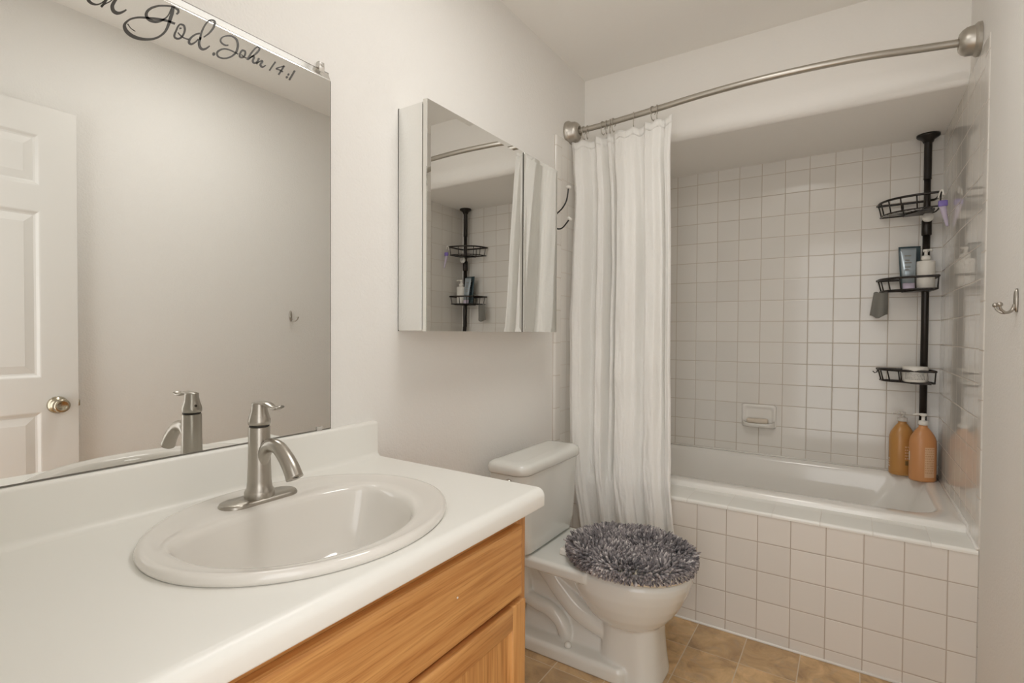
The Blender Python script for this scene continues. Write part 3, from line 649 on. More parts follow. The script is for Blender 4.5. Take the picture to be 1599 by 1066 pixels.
def build_mirror():
    y0, y1, z0, z1 = 0.068, 0.8724, 0.8925, 1.8262
    t = thing('wall_mirror', (0, 0.47, z0), 'large frameless wall mirror with black script lettering along its top', 'mirror')
    zr = 1.804; XM = 0.0100
    MB().box(0.0036, XM, y0, y1, z0+0.002, zr).build('mirror_glass', 'mirror', t)
    # made-up tilted top strip, reflecting the vanity tube as a bright band
    prof = [(XM, zr)]; n = 24; x = XM
    for k in range(n):
        tl = 24.5*min(1, (k+0.5)/5.0); x -= math.tan(radians(tl))*(z1-zr)/n; prof.append((max(x, 0.0008), zr+(z1-zr)*(k+1)/n))
    m = MB(); m.loft([[(px_, y, z) for px_, z in prof] for y in (y0, y1)], closed=False)
    m.build('band_reflector', 'band_reflector', t)
    MB().box(0.0003, 0.0036, y0, y1, z0, zr).box(0.0003, XM+0.0006, y0, y1, z0, z0+0.0026).box(0.0003, XM+0.0002, y1, y1+0.0014, z0, zr).box(0.0003, 0.0012, y0, y1+0.0014, zr, z1+0.0014).add(
        [(px_, y1, z) for px_, z in prof]+[(0.0003, y1, z1), (0.0003, y1, zr)], [list(range(len(prof)+2))], False).build('mirror_backing', 'mirror_edge', t)
    L = MB()
    for a, b in LETTERS:
        A = [tuple(int(q)/1e4 for q in s_.split(',')) for s_ in a.split()]
        B = [tuple(int(q)/1e4 for q in s_.split(',')) for s_ in b.split()]
        rows = []
        for x in (0.0101, 0.0104):
            rows.append([(x, p[0], p[1]) for p in A]); rows.append([(x, p[0], p[1]) for p in B])
        n = len(A); V = rows[2]+rows[3]; F = [[i, i+1, n+i+1, n+i] for i in range(n-1)]
        L.add(V, F, False)
    L.build('script_lettering', 'vinyl', t)
    def clip(y, z, s_):
        c_ = MB()
        c_.box(0.0005, 0.0125, y-0.008, y+0.008, z, z+s_*0.014, 0.001) if s_ > 0 else c_.box(0.0005, 0.0125, y-0.008, y+0.008, z+s_*0.004, z+0.002, 0.001)
        c_.box(0.0106, 0.0130, y-0.008, y+0.008, z-0.012 if s_ > 0 else z, z+0.004 if s_ > 0 else z+0.010, 0.001)
        c_.lathe([(0.001, 0.0128), (0.003, 0.0128), (0.003, 0.0138), (0.001, 0.0142)], (0, y+0.001, z+0.006*s_), 'X', 10)
        c_.build('mirror_clip', 'clear', t)
    clip(0.845, z1+0.001, 1); clip(0.838, z0+0.0005, -1)
build_mirror()

# =================================================================== MEDICINE CABINET
def build_medicine():
    y0, y1, z0, z1 = 1.124, 1.918, 1.1525, 1.830
    t = thing('medicine_cabinet', (0.0, 1.52, z0), 'mirrored medicine cabinet on the wall above the toilet', 'cabinet')
    MB().box(0.001, 0.098, y0+0.004, y1-0.004, z0, z1-0.004).build('cabinet_body', 'white_plastic', t)
    for ys, nm in ((y0, -1), (y1, 1)):
        m = MB()
        ya, yb = (ys, ys+0.0035) if nm < 0 else (ys-0.0035, ys)
        m.box(0.002, 0.099, ya, yb, z0+0.002, z1-0.006, 0.0008)
        m.build('mirror_side', 'mirror', t)
        MB().box(0.001, 0.0022, ya-0.0004, yb+0.0004, z0, z1-0.004).build('side_edge', 'mirror_edge', t)
    split = 1.652
    for a, b in ((y0-0.001, split-0.0065), (split+0.0065, y1+0.002)):
        m = MB(); x0, x1 = 0.1035, 0.1165
        m.box(x0, x1, a, b, z0-0.001, z1)
        d = m.build('mirror_door', 'white_plastic' if a < 1.3 else 'mirror_edge', t)  # right slab coloured dark, standing in for the dark its edge reflects
        g = MB(); bv = 0.016
        g.loft([[(x, p, q) for p, q in ((a+i, z0-0.001+i), (b-i, z0-0.001+i), (b-i, z1-i), (a+i, z1-i))] for x, i in ((x1+0.0002, 0), (x1+0.0030, 0.0008), (x1+0.0036, bv))], cap1=True, smooth=False)
        g.build('bevelled_mirror', 'mirror', d)
    MB().box(0.098, 0.1045, y0+0.006, y1-0.006, z0+0.004, z1-0.008).build('door_gap_shade', 'dark', t)  # dark sheet behind the doors, painting in the shade of the gap
build_medicine()

def build_wall_hook():
    yb, zb = 2.085, 1.665
    t = thing('wall_hook', (0, yb, zb), 'black wire double hook with white ball tips, behind the medicine cabinet', 'hook')
    MB().box(0.0005, 0.006, yb-0.012, yb+0.012, zb-0.06, zb+0.06, 0.002).build('hook_plate', 'black_wire', t)
    for pts, nm in (([(0.005, yb, zb+0.012), (0.030, yb, zb+0.030), (0.058, yb, zb+0.052), (0.078, yb, zb+0.085), (0.086, yb, zb+0.135)], 1),
                    ([(0.005, yb, zb-0.020), (0.030, yb, zb-0.040), (0.055, yb, zb-0.040), (0.078, yb, zb-0.020), (0.090, yb, zb-0.006)], 1)):
        P = catmull(pts, 6)
        p = MB().tube(P, 0.0034, 8).build('hook_arm', 'black_wire', t)
        e = P[-1]; d = (P[-1]-P[-2]).normalized()
        m = MB()
        rings = []
        a = Vector((0, 1, 0)); b2 = d.cross(a)
        for r, h in ((0.001, -0.002), (0.009, -0.001), (0.0125, 0.003), (0.0125, 0.008), (0.009, 0.0115), (0.001, 0.012)):
            rings.append([e+d*h+a*(r*cos(2*pi*k/16))+b2*(r*sin(2*pi*k/16)) for k in range(16)])
        m.loft(rings, cap0=True, cap1=True).build('ball_tip', 'white_plastic', p)
build_wall_hook()

# =================================================================== TUB
def build_tub():
    t = thing('bathtub', (0.75, 2.63, 0.15), 'white enamel bathtub set behind the tiled apron', 'bathtub')
    x0, x1, y0, y1, z = 0.014, W-0.001, 2.262, YB-0.001, 0.512
    N = 12
    def rr(ix0, ix1, iy0, iy1, zz, rad): return rrect(x0+ix0, x1-ix1, y0+iy0, y1-iy1, zz, rad, N)
    rings = [rr(0, 0, 0, 0, 0.476, 0.003), rr(0, 0, 0, 0, z-0.012, 0.003), rr(0.003, 0.003, 0.004, 0.002, z-0.003, 0.005), rr(0.010, 0.006, 0.012, 0.006, z, 0.006),
             rr(0.055, 0.050, 0.070, 0.038, z+0.001, 0.11), rr(0.064, 0.058, 0.082, 0.046, z-0.004, 0.12), rr(0.072, 0.066, 0.091, 0.054, z-0.018, 0.125),
             rr(0.085, 0.10, 0.100, 0.066, z-0.10, 0.14), rr(0.10, 0.16, 0.112, 0.080, z-0.20, 0.15), rr(0.12, 0.21, 0.13, 0.10, z-0.29, 0.15),
             rr(0.16, 0.26, 0.17, 0.14, z-0.33, 0.14), rr(0.24, 0.34, 0.23, 0.20, z-0.345, 0.12)]
    m = MB(); m.loft(rings, cap1=True)
    o = m.build('tub_shell', 'tub', t)
    MB().lathe([(0.001, 0), (0.025, 0), (0.024, 0.003), (0.001, 0.004)], (0.33, 2.63, z-0.3452), seg=20).build('tub_drain', 'chrome', t)
build_tub()

def build_soap_dish():
    xa, xb, za, zb = 0.678, 0.837, 0.6575, 0.7735
    xc = (xa+xb)/2; y = YB-0.0005
    t = thing('soap_dish', (xc, y, za), 'white ceramic soap dish set in the back wall tiles', 'soap dish')
    m = MB()
    def fr(ins, yy, zlo, zhi, r=0.014):   # ring in the wall plane
        return [(p[0], yy, p[1]) for p in rrect(xa+ins, xb-ins, zlo, zhi, 0, r, 5)]
    m.loft([fr(-0.004, y, za-0.004, zb+0.004), fr(-0.003, y-0.006, za-0.003, zb+0.003), fr(0.001, y-0.011, za, zb-0.001), fr(0.010, y-0.011, za+0.012, zb-0.010),
            fr(0.016, y-0.004, za+0.020, zb-0.018), fr(0.022, y-0.003, za+0.026, zb-0.022)], cap0=True, cap1=True)
    # tray lip
    pr = [(y-0.004, za+0.022), (y-0.045, za+0.016), (y-0.056, za+0.020), (y-0.060, za+0.026), (y-0.062, za+0.018), (y-0.056, za+0.006), (y-0.030, za), (y-0.002, za-0.002)]
    rings = []
    for k in range(13):
        u = -1+2*k/12; x = xc+u*(xb-xa)/2*0.97; s_ = max(0.25, 1-abs(u)**5*0.65)
        rings.append([(x, y+(yy-y)*s_, zz+(0.012*abs(u)**6 if zz > za+0.01 else 0)) for yy, zz in pr])
    m.loft(rings, cap0=True, cap1=True)
    m.build('ceramic_dish', 'dish', t)
    for k in range(5):
        MB().box(xc-0.052+0.024*k, xc-0.046+0.024*k, y-0.050, y-0.008, za+0.0165, za+0.0228, 0.0015).build('drip_rib', 'dish', t)
    s = MB(); s.box(xc-0.054, xc+0.048, y-0.048, y-0.012, za+0.0232, za+0.047, 0.007, 3)
    tag(s.build('soap_bar', 'soap'), 'beige bar of soap lying in the ceramic soap dish', 'soap')
build_soap_dish()

# =================================================================== SHOWER ROD, RINGS, CURTAIN
ROD = catmull([(0.02, 2.250, 2.116), (0.10, 2.254, 2.119), (0.20, 2.256, 2.123), (0.43, 2.2285, 2.125), (0.65, 2.196, 2.1255), (0.90, 2.184, 2.126), (1.15, 2.204, 2.127), (1.35, 2.246, 2.125), (1.44, 2.258, 2.121), (1.48, 2.262, 2.120)], 8)
def rod_at(x):
    for a, b in zip(ROD, ROD[1:]):
        if a.x <= x <= b.x: return a.lerp(b, (x-a.x)/(b.x-a.x))
    return ROD[0].copy() if x < ROD[0].x else ROD[-1].copy()
def build_rod():
    t = thing('curved_shower_rod', (0.75, 2.23, 2.12), 'curved satin nickel shower rod across the tub alcove', 'shower rod')
    MB().tube(ROD, 0.0127, 16).build('rod', 'nickel_rod', t)
    prof = [(0.001, 0), (0.056, 0), (0.0565, 0.010), (0.052, 0.016), (0.049, 0.019), (0.047, 0.040), (0.040, 0.052), (0.030, 0.060), (0.022, 0.0615), (0.019, 0.056), (0.0135, 0.050)]
    m = MB(); c = (0.0006, 2.248, 2.115); m.lathe(prof, c, 'X', 36); sharp(m.build('wall_flange', 'nickel_rod', t), 40)
    m = MB(); m.lathe([(r*(0.94 if r > 0.02 else 1), -h*0.9) for r, h in prof], (WD-0.0006, 2.262, 2.120), 'X', 36); sharp(m.build('wall_flange', 'nickel_rod', t), 40)
build_rod()

ring_x = [0.080, 0.098, 0.176, 0.194, 0.213, 0.230, 0.330, 0.422, 0.441]
ORD = ['leftmost', 'second', 'third', 'fourth', 'fifth', 'sixth', 'seventh', 'eighth', 'rightmost']
def make_ring():
    m = MB(); P = []
    for k in range(25):
        a = radians(-60+300*k/24); P.append((0, 0.0175*cos(a), 0.0175*sin(a)-0.002))
    P += [(0, -0.012, -0.026), (0, -0.006, -0.042), (0.0, 0.004, -0.046), (0.0, 0.009, -0.038)]
    # a C-shaped wire that ends in a small hook
    m.tube(P, 0.0021, 6)
    return m.build('curtain_ring', 'nickel_rod')
ring0 = make_ring()
for i, x in enumerate(ring_x):
    o = ring0 if i == 0 else ring0.copy()
    if i: COL.objects.link(o)
    p = rod_at(x); o.location = p; o.rotation_euler = (0, 0, radians([-12, 10, -20, 8, 14, -10, 18, -24, 12][i]))
    n = ORD[i]+(' satin nickel curtain ring on the rod' if i in (0, 8) else ' satin nickel curtain ring from the left wall')
    tag(o, n, 'curtain ring', 'curtain rings on the shower rod')

def build_curtain():
    t = thing('shower_curtain', (0.30, 2.15, 0.28), 'white fabric shower curtain gathered at the left end of the rod', 'curtain')
    NS, NZ = 260, 90; ZT, ZB = 2.078, 0.275
    def lerp_tab(tab, z):
        for (za, va), (zb, vb) in zip(tab, tab[1:]):
            if za >= z >= zb:
                f = (za-z)/(za-zb); f = f*f*(3-2*f)*0.35+f*0.65
                return va+(vb-va)*f
        return tab[-1][1]
    XL = [(2.08, 0.020), (1.95, 0.036), (1.80, 0.050), (1.55, 0.046), (1.2, 0.040), (0.9, 0.062), (0.68, 0.088), (0.45, 0.125), (0.27, 0.155)]
    XR = [(2.08, 0.512), (1.95, 0.512), (1.47, 0.527), (1.15, 0.534), (0.60, 0.568), (0.27, 0.598)]
    YC = [(2.08, -0.002), (1.9, -0.018), (1.47, -0.030), (1.15, -0.045), (0.90, -0.084), (0.68, -0.130), (0.52, -0.160), (0.27, -0.160)]
    AM = [(2.08, 0.014), (1.95, 0.034), (1.5, 0.054), (1.0, 0.048), (0.6, 0.032), (0.27, 0.030)]
    FOLD = [(-0.02, -0.1), (0.0, 0.2), (0.045, 0.9), (0.11, 0.75), (0.175, -0.8), (0.225, -0.9), (0.275, 0.8), (0.325, 0.75), (0.358, -1.25), (0.383, -0.3), (0.403, -0.3), (0.428, -1.3),
            (0.475, 0.8), (0.56, 0.95), (0.64, 0.25), (0.70, -0.75), (0.735, -0.8), (0.765, 0.85), (0.84, 0.95), (0.90, 0.1), (0.925, -0.7), (0.95, 0.55), (0.985, 0.75), (1.0, 0.5), (1.02, 0.3)]
    def fold_at(u):
        for (a, va), (b_, vb) in zip(FOLD, FOLD[1:]):
            if a <= u <= b_:
                f = (u-a)/(b_-a); f = f*f*(3-2*f); return va+(vb-va)*f
        return FOLD[-1][1] if u > 1 else FOLD[0][1]
    def pt(u, z, off=0.0):
        tz = (ZT-z)/(ZT-ZB)
        xl, xr = lerp_tab(XL, z), lerp_tab(XR, z)
        w0 = 4*u*(1-u)
        uu = u+w0*(0.018*sin(3.1*z+1.0)+0.012*noise.noise(Vector((u*5, z*2.6, 0.3))))
        fo = fold_at(uu)
        a = lerp_tab(AM, z)*(0.95+0.25*noise.noise(Vector((u*6, z*1.6, 7.7))))
        x = xl+(xr-xl)*u
        yr = rod_at(min(max(x, 0.03), 0.6)).y
        y = yr+lerp_tab(YC, z)-a*fo*0.9
        # slack wrinkles, stronger towards the hem
        w = noise.noise(Vector((u*7, z*2.2, 1.7)))*0.006 + noise.noise(Vector((u*16+z*3.0, z*5.5-u*4, 4.1)))*0.0050 + noise.noise(Vector((u*34+z*6, z*15-u*9, 9.1)))*0.0042*tz**1.3 + noise.noise(Vector((u*60, z*30, 2.1)))*0.0015*tz
        y += w*(0.25+1.0*tz)
        lim = YA-0.010 if z < 0.50 else YA-0.010+1.1*(z-0.50)
        return (x, min(y, lim)+off, z)
    zt = lambda u: ZT - 0.006*(1-cos(2*pi*u*8)) - 0.012*(1-u)   # the top edge sags between the rings
    V, F = [], []
    for i in range(NZ+1):
        f = i/NZ
        for j in range(NS+1):
            u = j/NS; z = zt(u)+(ZB-zt(u))*f
            V.append(pt(u, z))
    for i in range(NZ):
        for j in range(NS): a = i*(NS+1)+j; F.append([a, a+1, a+NS+2, a+NS+1])
    m = MB(); m.add(V, F); o = m.build('curtain_panel', 'curtain', t)
    so = o.modifiers.new('thickness', 'SOLIDIFY'); so.thickness = 0.0012
    V, F = [], []
    for i in range(4):
        for j in range(NS+1):
            u = j/NS; p = pt(u, zt(u)-0.034*i/3, -0.0022); V.append((p[0], p[1], p[2]+(0.0008 if i == 0 else 0)))
    for i in range(3):
        for j in range(NS): a = i*(NS+1)+j; F.append([a, a+1, a+NS+2, a+NS+1])
    o = MB().add(V, F).build('top_hem', 'curtain', t)
    so = o.modifiers.new('thickness', 'SOLIDIFY'); so.thickness = 0.0012
build_curtain()

# =================================================================== TOILET
TYC = 1.705
def build_toilet():
    t = thing('toilet', (0.40, TYC, 0), 'white two-piece toilet between the vanity and the tub', 'toilet')
    C = TYC
    m = MB()
    SEG = 64
    # bowl, and the front pedestal under it
    def shell(tab):
        rings = []
        for z, xf, xb, hy, n in tab:
            cx = xf-min(0.20, (xf-xb)*0.5); rings.append(sring(cx, C, z, xf-cx, cx-xb, hy, n, SEG))
        m.loft(rings, cap0=True, cap1=True)
    shell([(0.362, 0.735, 0.32, 0.172, 2.2), (0.350, 0.740, 0.315, 0.180, 2.2), (0.330, 0.738, 0.315, 0.180, 2.2), (0.300, 0.729, 0.325, 0.177, 2.15), (0.260, 0.711, 0.345, 0.165, 2.1), (0.225, 0.690, 0.37, 0.149, 2.1),
           (0.200, 0.671, 0.39, 0.134, 2.1), (0.182, 0.652, 0.41, 0.116, 2.1), (0.170, 0.630, 0.43, 0.094, 2.1), (0.163, 0.600, 0.46, 0.060, 2.1)])
    shell([(0.260, 0.640, 0.455, 0.096, 3.0), (0.16, 0.643, 0.452, 0.097, 3.2), (0.12, 0.645, 0.45, 0.098, 3.2), (0.06, 0.651, 0.446, 0.101, 3.2), (0.0, 0.660, 0.44, 0.108, 3.2)])
    # rear deck that carries the tank, narrowing into the bowl rim
    def deck(z, ins, hw0, hw1):
        p = []
        for k in range(13):
            x = 0.10+ins+(0.44-0.10-ins)*k/12; f = k/12
            p.append((x, C-(hw0+(hw1-hw0)*f-ins), z))
        q = [(x, 2*C-y, z) for x, y, _ in reversed(p)]
        return p+q
    m.loft([deck(0.362, 0.006, 0.166, 0.168), deck(0.355, 0.0, 0.170, 0.175), deck(0.325, 0.0, 0.168, 0.174), deck(0.315, 0.008, 0.160, 0.165), deck(0.28, 0.05, 0.115, 0.13)], cap0=True, cap1=True)
    # core behind the pedestal
    core = []
    for z, hw, xb in ((0.30, 0.080, 0.13), (0.22, 0.048, 0.14), (0.10, 0.048, 0.13), (0.04, 0.080, 0.12)):
        core.append(rrect(xb, 0.52, C-hw, C+hw, z, 0.02, 4))
    m.loft(core, cap0=True, cap1=True)
    # foot flange
    m.loft([rrect(0.10, 0.56, C-0.128, C+0.128, 0.0, 0.03, 5), rrect(0.10, 0.56, C-0.128, C+0.128, 0.036, 0.03, 5), rrect(0.106, 0.555, C-0.121, C+0.121, 0.048, 0.03, 5), rrect(0.12, 0.55, C-0.068, C+0.068, 0.056, 0.03, 5)], cap0=True, cap1=True)
    for s_ in (-1, 1):
        ys = C+s_*0.058
        # trapway: pipe falling from the bowl, then the arch down to the outlet
        m.tube(catmull([(0.185, C+s_*0.050, 0.325), (0.235, C+s_*0.048, 0.285), (0.30, C+s_*0.046, 0.215), (0.37, C+s_*0.046, 0.160), (0.47, C+s_*0.040, 0.125)], 6), 0.040, 14)
        m.tube(catmull([(0.135, ys, 0.30), (0.140, ys, 0.22), (0.150, ys, 0.165), (0.20, ys+s_*0.004, 0.148), (0.255, ys+s_*0.005, 0.138), (0.300, ys+s_*0.004, 0.105), (0.325, ys, 0.04)], 6), [0.027]*37, 14)
    o = m.build('toilet_bowl', 'porcelain', t)
    rm = o.modifiers.new('cast', 'REMESH'); rm.mode = 'VOXEL'; rm.voxel_size = 0.0038; rm.use_smooth_shade = True
    sm = o.modifiers.new('glaze', 'SMOOTH'); sm.factor = 0.6; sm.iterations = 6
    for s_ in (-1, 1):
        MB().lathe([(0.013, 0.0), (0.013, 0.004), (0.0115, 0.010), (0.007, 0.0145), (0.001, 0.016)], (0.345, C+s_*0.100, 0.0505), seg=20).build('bolt_cap', 'porcelain', t)
    # tank
    k = MB()
    k.loft([rrect(0.102, 0.222, C-0.198, C+0.168, 0.366, [0.05, 0.02, 0.02, 0.05], 8), rrect(0.095, 0.232, C-0.205, C+0.178, 0.376, [0.055, 0.02, 0.02, 0.055], 8), rrect(0.090, 0.236, C-0.212, C+0.188, 0.42, [0.05, 0.02, 0.02, 0.05], 8),
            rrect(0.087, 0.241, C-0.228, C+0.204, 0.640, [0.045, 0.02, 0.02, 0.045], 8), rrect(0.087, 0.241, C-0.228, C+0.204, 0.654, [0.045, 0.02, 0.02, 0.045], 8)], cap0=True, cap1=True)
    sharp(k.build('tank', 'porcelain', t), 50)
    MB().loft([rrect(0.092, 0.236, C-0.223, C+0.199, zz, 0.04, 6) for zz in (0.6535, 0.6575)]).build('lid_gap', 'mirror_edge', t)
    l = MB(); rads = lambda r: [r, 0.03, 0.03, r]
    l.loft([rrect(0.083, 0.247, C-0.236, C+0.212, 0.6575, rads(0.05), 8), rrect(0.081, 0.250, C-0.238, C+0.214, 0.662, rads(0.05), 8), rrect(0.081, 0.250, C-0.238, C+0.214, 0.680, rads(0.05), 8),
            rrect(0.085, 0.246, C-0.234, C+0.210, 0.690, rads(0.048), 8), rrect(0.094, 0.235, C-0.225, C+0.201, 0.6955, rads(0.044), 8), rrect(0.112, 0.205, C-0.200, C+0.176, 0.698, rads(0.03), 8)], cap0=True, cap1=True)
    l.build('tank_lid', 'porcelain', t)
    h = MB(); yl = C-0.229
    h.lathe([(0.001, 0), (0.012, 0), (0.012, -0.006), (0.008, -0.010), (0.001, -0.011)], (0.178, yl, 0.632), 'Y', 18)
    h.tube([(0.178, yl-0.010, 0.632), (0.20, yl-0.013, 0.631), (0.236, yl-0.014, 0.626)], [0.0045, 0.005, 0.006], 10)
    h.build('flush_lever', 'chrome', t)
    # seat and closed lid
    s = MB()
    def sr(z, g, n=2.15): return sring(0.535, C, z, 0.207+g, 0.205+g, 0.178+g, n, SEG)
    s.loft([sr(0.3635, -0.004), sr(0.366, 0.001), sr(0.376, 0.001), sr(0.379, -0.004)], cap0=True, cap1=True)
    s.build('seat', 'seat_plastic', t)
    s = MB(); s.loft([sr(0.3795, -0.003), sr(0.382, 0.002), sr(0.390, 0.001), sr(0.396, -0.012)], cap0=True, cap1=True)
    s.build('seat_lid', 'white_plastic', t)
    for s_ in (-1, 1):
        MB().box(0.305, 0.345, C+s_*0.075-0.02, C+s_*0.075+0.02, 0.3625, 0.386, 0.005).build('seat_hinge', 'white_plastic', t)
    # shaggy cover
    c = thing('toilet_lid_cover', (0.535, C, 0.397), 'shaggy grey chenille cover on the closed toilet lid', 'toilet lid cover')
    b = MB()
    def br(z, g): return sring(0.535, C, z, 0.212+g, 0.208+g, 0.183+g, 2.15, 48)
    b.loft([br(0.376, 0.0030), br(0.392, 0.0035), br(0.3995, -0.008), br(0.402, -0.05), br(0.404, -0.12)], cap1=True)
    b.build('backing', 'seat_plastic', c)
    rnd = random.Random(3)
    p = MB(); n = 0
    AX, AY, CX = 0.200, 0.181, 0.531
    shades = []
    def tuft(x, y, z, d, dr, L, w):
        p0 = Vector((x, y, z)); p1 = p0+d*L*0.5; p2 = p1+(d+dr*0.35).normalized()*L*0.35; p3 = p2+(d+dr*0.6).normalized()*L*0.18
        k0 = len(p.v); p.tube([p0, p1, p2, p3], [w*0.8, w*1.05, w, w*0.5], 5)
        patch = noise.noise(Vector((x*11, y*11, 3.3)))
        shades.extend([min(1, max(0, rnd.gauss(0.50+0.30*patch, 0.24)))]*(len(p.v)-k0))
    ga = pi*(3-sqrt(5)); NP = 2700
    for i in range(NP):
        q = sqrt((i+0.5)/NP); a = i*ga+rnd.uniform(-.1, .1); q = min(1.0, q+rnd.uniform(-.015, .015))
        dirv = Vector((cos(a), sin(a), 0))
        x = CX+AX*q*cos(a); y = C+AY*q*sin(a); z = 0.403-0.005*q**4
        # gentle hills in the pile
        lay = Vector((noise.noise(Vector((x*9, y*9, 0))), noise.noise(Vector((x*9, y*9, 5.3))), 0))*1.5
        e = max(0, (q-0.75)/0.25)
        d = (dirv*(0.2*q+0.9*e)+lay*0.8*(1-0.7*e)+Vector((rnd.gauss(0, .22), rnd.gauss(0, .22), 0))+Vector((0, 0, 1.0-0.2*e))).normalized()
        L = rnd.uniform(0.027, 0.038)*(1+0.3*noise.noise(Vector((x*14, y*14, 2.0))))
        tuft(x, y, z, d, Vector((0, 0, -1))*(0.15+0.6*e), L, rnd.uniform(0.0031, 0.0040))
    for i in range(1100):                      # rows on the skirt, pointing out and down
        row = i % 5; a = 2*pi*(i//5)/220+row*0.5*2*pi/220+rnd.uniform(-.008, .008)
        f = row/4
        x = CX+(AX+0.003)*cos(a); y = C+(AY+0.003)*sin(a); z = 0.400-0.014*f
        d = Vector((cos(a)+rnd.gauss(0, .12), sin(a)+rnd.gauss(0, .12), 0.35-0.75*f)).normalized()
        tuft(x, y, z, d, Vector((0, 0, -1))*0.7, rnd.uniform(0.019, 0.025), rnd.uniform(0.0031, 0.0039))
    o = p.build('chenille_pile', 'pile', c); o['kind'] = 'stuff'
    o.data.attributes.new('strand', 'FLOAT', 'POINT').data.foreach_set('value', shades)
build_toilet()

# =================================================================== ROBE HOOK ON THE RIGHT WALL
def build_robe_hook():
    y, z = 1.738, 1.236
    t = thing('robe_hook', (WD, y, z), 'satin nickel double robe hook on the painted right wall', 'hook')
    m = MB(); m.lathe([(0.001, 0), (0.0085, 0), (0.0085, -0.004), (0.006, -0.007), (0.001, -0.008)], (WD-0.0004, y, z), 'X', 20, sy=3.4)
    m.build('wall_plate', 'nickel', t)
    for s_ in (-1, 1):
        P = catmull([(WD-0.006, y+s_*0.002, z-0.010), (WD-0.012, y+s_*0.006, z-0.026), (WD-0.024, y+s_*0.013, z-0.030), (WD-0.034, y+s_*0.020, z-0.022), (WD-0.037, y+s_*0.023, z-0.010)], 6)
        a = MB().tube(P, 0.0030, 10); a = a.build('hook_prong', 'nickel', t)
        MB().sphere(P[-1], 0.0062).build('ball_tip', 'nickel', a)
build_robe_hook()

# =================================================================== CORNER CADDY AND WHAT STANDS ON IT
PX, PY = 1.436, 2.955
def arc_rail(z, L, Rr, ins=0.0, n=10):
    """closed rail of a corner basket: left tip along the back wall, bowed front, right tip along the side wall"""
    a = (PX-L+ins*1.5, 2.972-ins*0.3); b = (W-0.034-ins*0.3, PY-Rr+ins*1.5)
    pts = []
    for k in range(n+1):
        th = pi/2*k/n
        # superellipse quarter from a to b, bulging towards the room
        cx, cy = b[0], a[1]
        x = cx-(cx-a[0])*sgnpow(cos(th), 0.85); y = cy-(cy-b[1])*sgnpow(sin(th), 0.85)
        pts.append((x, y, z))
    pts += [(b[0]+0.006, b[1]+0.012, z), (b[0]+0.004, PY-0.02, z), (PX+0.006, PY+0.006, z)]
    pts += [(PX-0.05, 2.974, z), (a[0]+0.02, 2.980, z), (a[0]-0.002, 2.979, z)]
    return pts
def build_caddy():
    t = thing('corner_shower_caddy', (PX, PY, 0.513), 'dark bronze tension pole corner caddy with three baskets', 'shower caddy')
    m = MB()
    m.lathe([(0.0140, 0), (0.0140, 0.875), (0.0140, 0.876)], (PX, PY, 0.525), seg=20)
    m.lathe([(0.0140, 0), (0.0140, 0.20)], (PX, PY, 1.40), seg=20)
    m.lathe([(0.0125, 0), (0.0125, 0.25)], (PX, PY, 1.60), seg=20); m.lathe([(0.0145, 0), (0.0155, 0.003), (0.0145, 0.006), (0.0145, 0.165), (0.020, 0.185)], (PX, PY, 1.845), seg=20)
    m.build('tension_pole', 'bronze', t)
    for za, zb, r in ((1.595, 1.665, 0.0185), (1.350, 1.372, 0.0195), (0.925, 0.940, 0.0185)):
        MB().lathe([(r-0.003, 0), (r, 0.003), (r, zb-za-0.003), (r-0.003, zb-za)], (PX, PY, za), seg=20).build('collar', 'bronze', t)
    MB().lathe([(0.018, 0), (0.022, 0.012), (0.040, 0.024), (0.043, 0.028), (0.043, 0.0355), (0.001, 0.0355)], (PX, PY, 2.0090), seg=28, sy=0.95).build('ceiling_foot', 'bronze', t)
    MB().lathe([(0.001, 0), (0.026, 0), (0.026, 0.006), (0.017, 0.016), (0.015, 0.02)], (PX, PY, 0.5135), seg=28).build('tub_foot', 'bronze', t)
    MB().lathe([(0.001, -0.012), (0.020, -0.012), (0.021, -0.009), (0.021, -0.002), (0.012, 0.006)], (PX+0.001, PY-0.0215, 1.672), 'Y', 24).build('clamp_knob', 'white_plastic', t)
    for name, z, L, Rr, hgt in (('upper', 1.752, 0.178, 0.150, 0.056), ('middle', 1.402, 0.174, 0.135, 0.052), ('lower', 0.9905, 0.168, 0.105, 0.052)):
        b = MB()
        top = catmull(arc_rail(z, L, Rr), 3, True); bot = catmull(arc_rail(z-hgt, L-0.006, Rr-0.008, 0.004), 3, True)
        b.tube(top, 0.0052, 8, closed=True); b.tube(bot, 0.0032, 8, closed=True)
        n = len(top)
        for f in (0.03, 0.12, 0.24, 0.36, 0.48, 0.66, 0.86):
            i = int(f*n); j = int(f*len(bot)); b.tube([top[i], bot[j]], 0.0027, 6)
        bk = b.build('basket', 'bronze', t)
        w = MB(); zz = z-hgt-0.001
        R0 = [Vector(p) for p in catmull(arc_rail(zz, L-0.010, Rr-0.012, 0.005), 4)]
        front = R0[:44]; 
        for k in range(2, 40, 4): w.tube([front[k], Vector((PX-0.004, PY-0.004, zz))], 0.0013, 5, caps=False)
        w.build('basket_floor_wires', 'bronze', bk)
        # solid hub plate round the pole
        hub = MB(); pl = [(PX+0.016, PY+0.012), (PX-0.085, PY+0.016), (PX-0.078, PY-0.035), (PX-0.040, PY-0.085), (PX+0.018, PY-0.098)]
        hub.loft([[(x, y, zz+dz) for x, y in pl] for dz in (-0.0055, 0.0035)], cap0=True, cap1=True, smooth=False)
        hub.build('hub_plate', 'bronze', bk)
        if name == 'lower':
            lt = top[0]
            MB().tube([(lt[0], lt[1]-0.004, z), (lt[0]-0.004, lt[1]-0.006, z-0.016), (lt[0]-0.012, lt[1]-0.010, z-0.020), (lt[0]-0.020, lt[1]-0.014, z-0.012)], 0.0022, 6).build('side_hook', 'bronze', bk)
build_caddy()

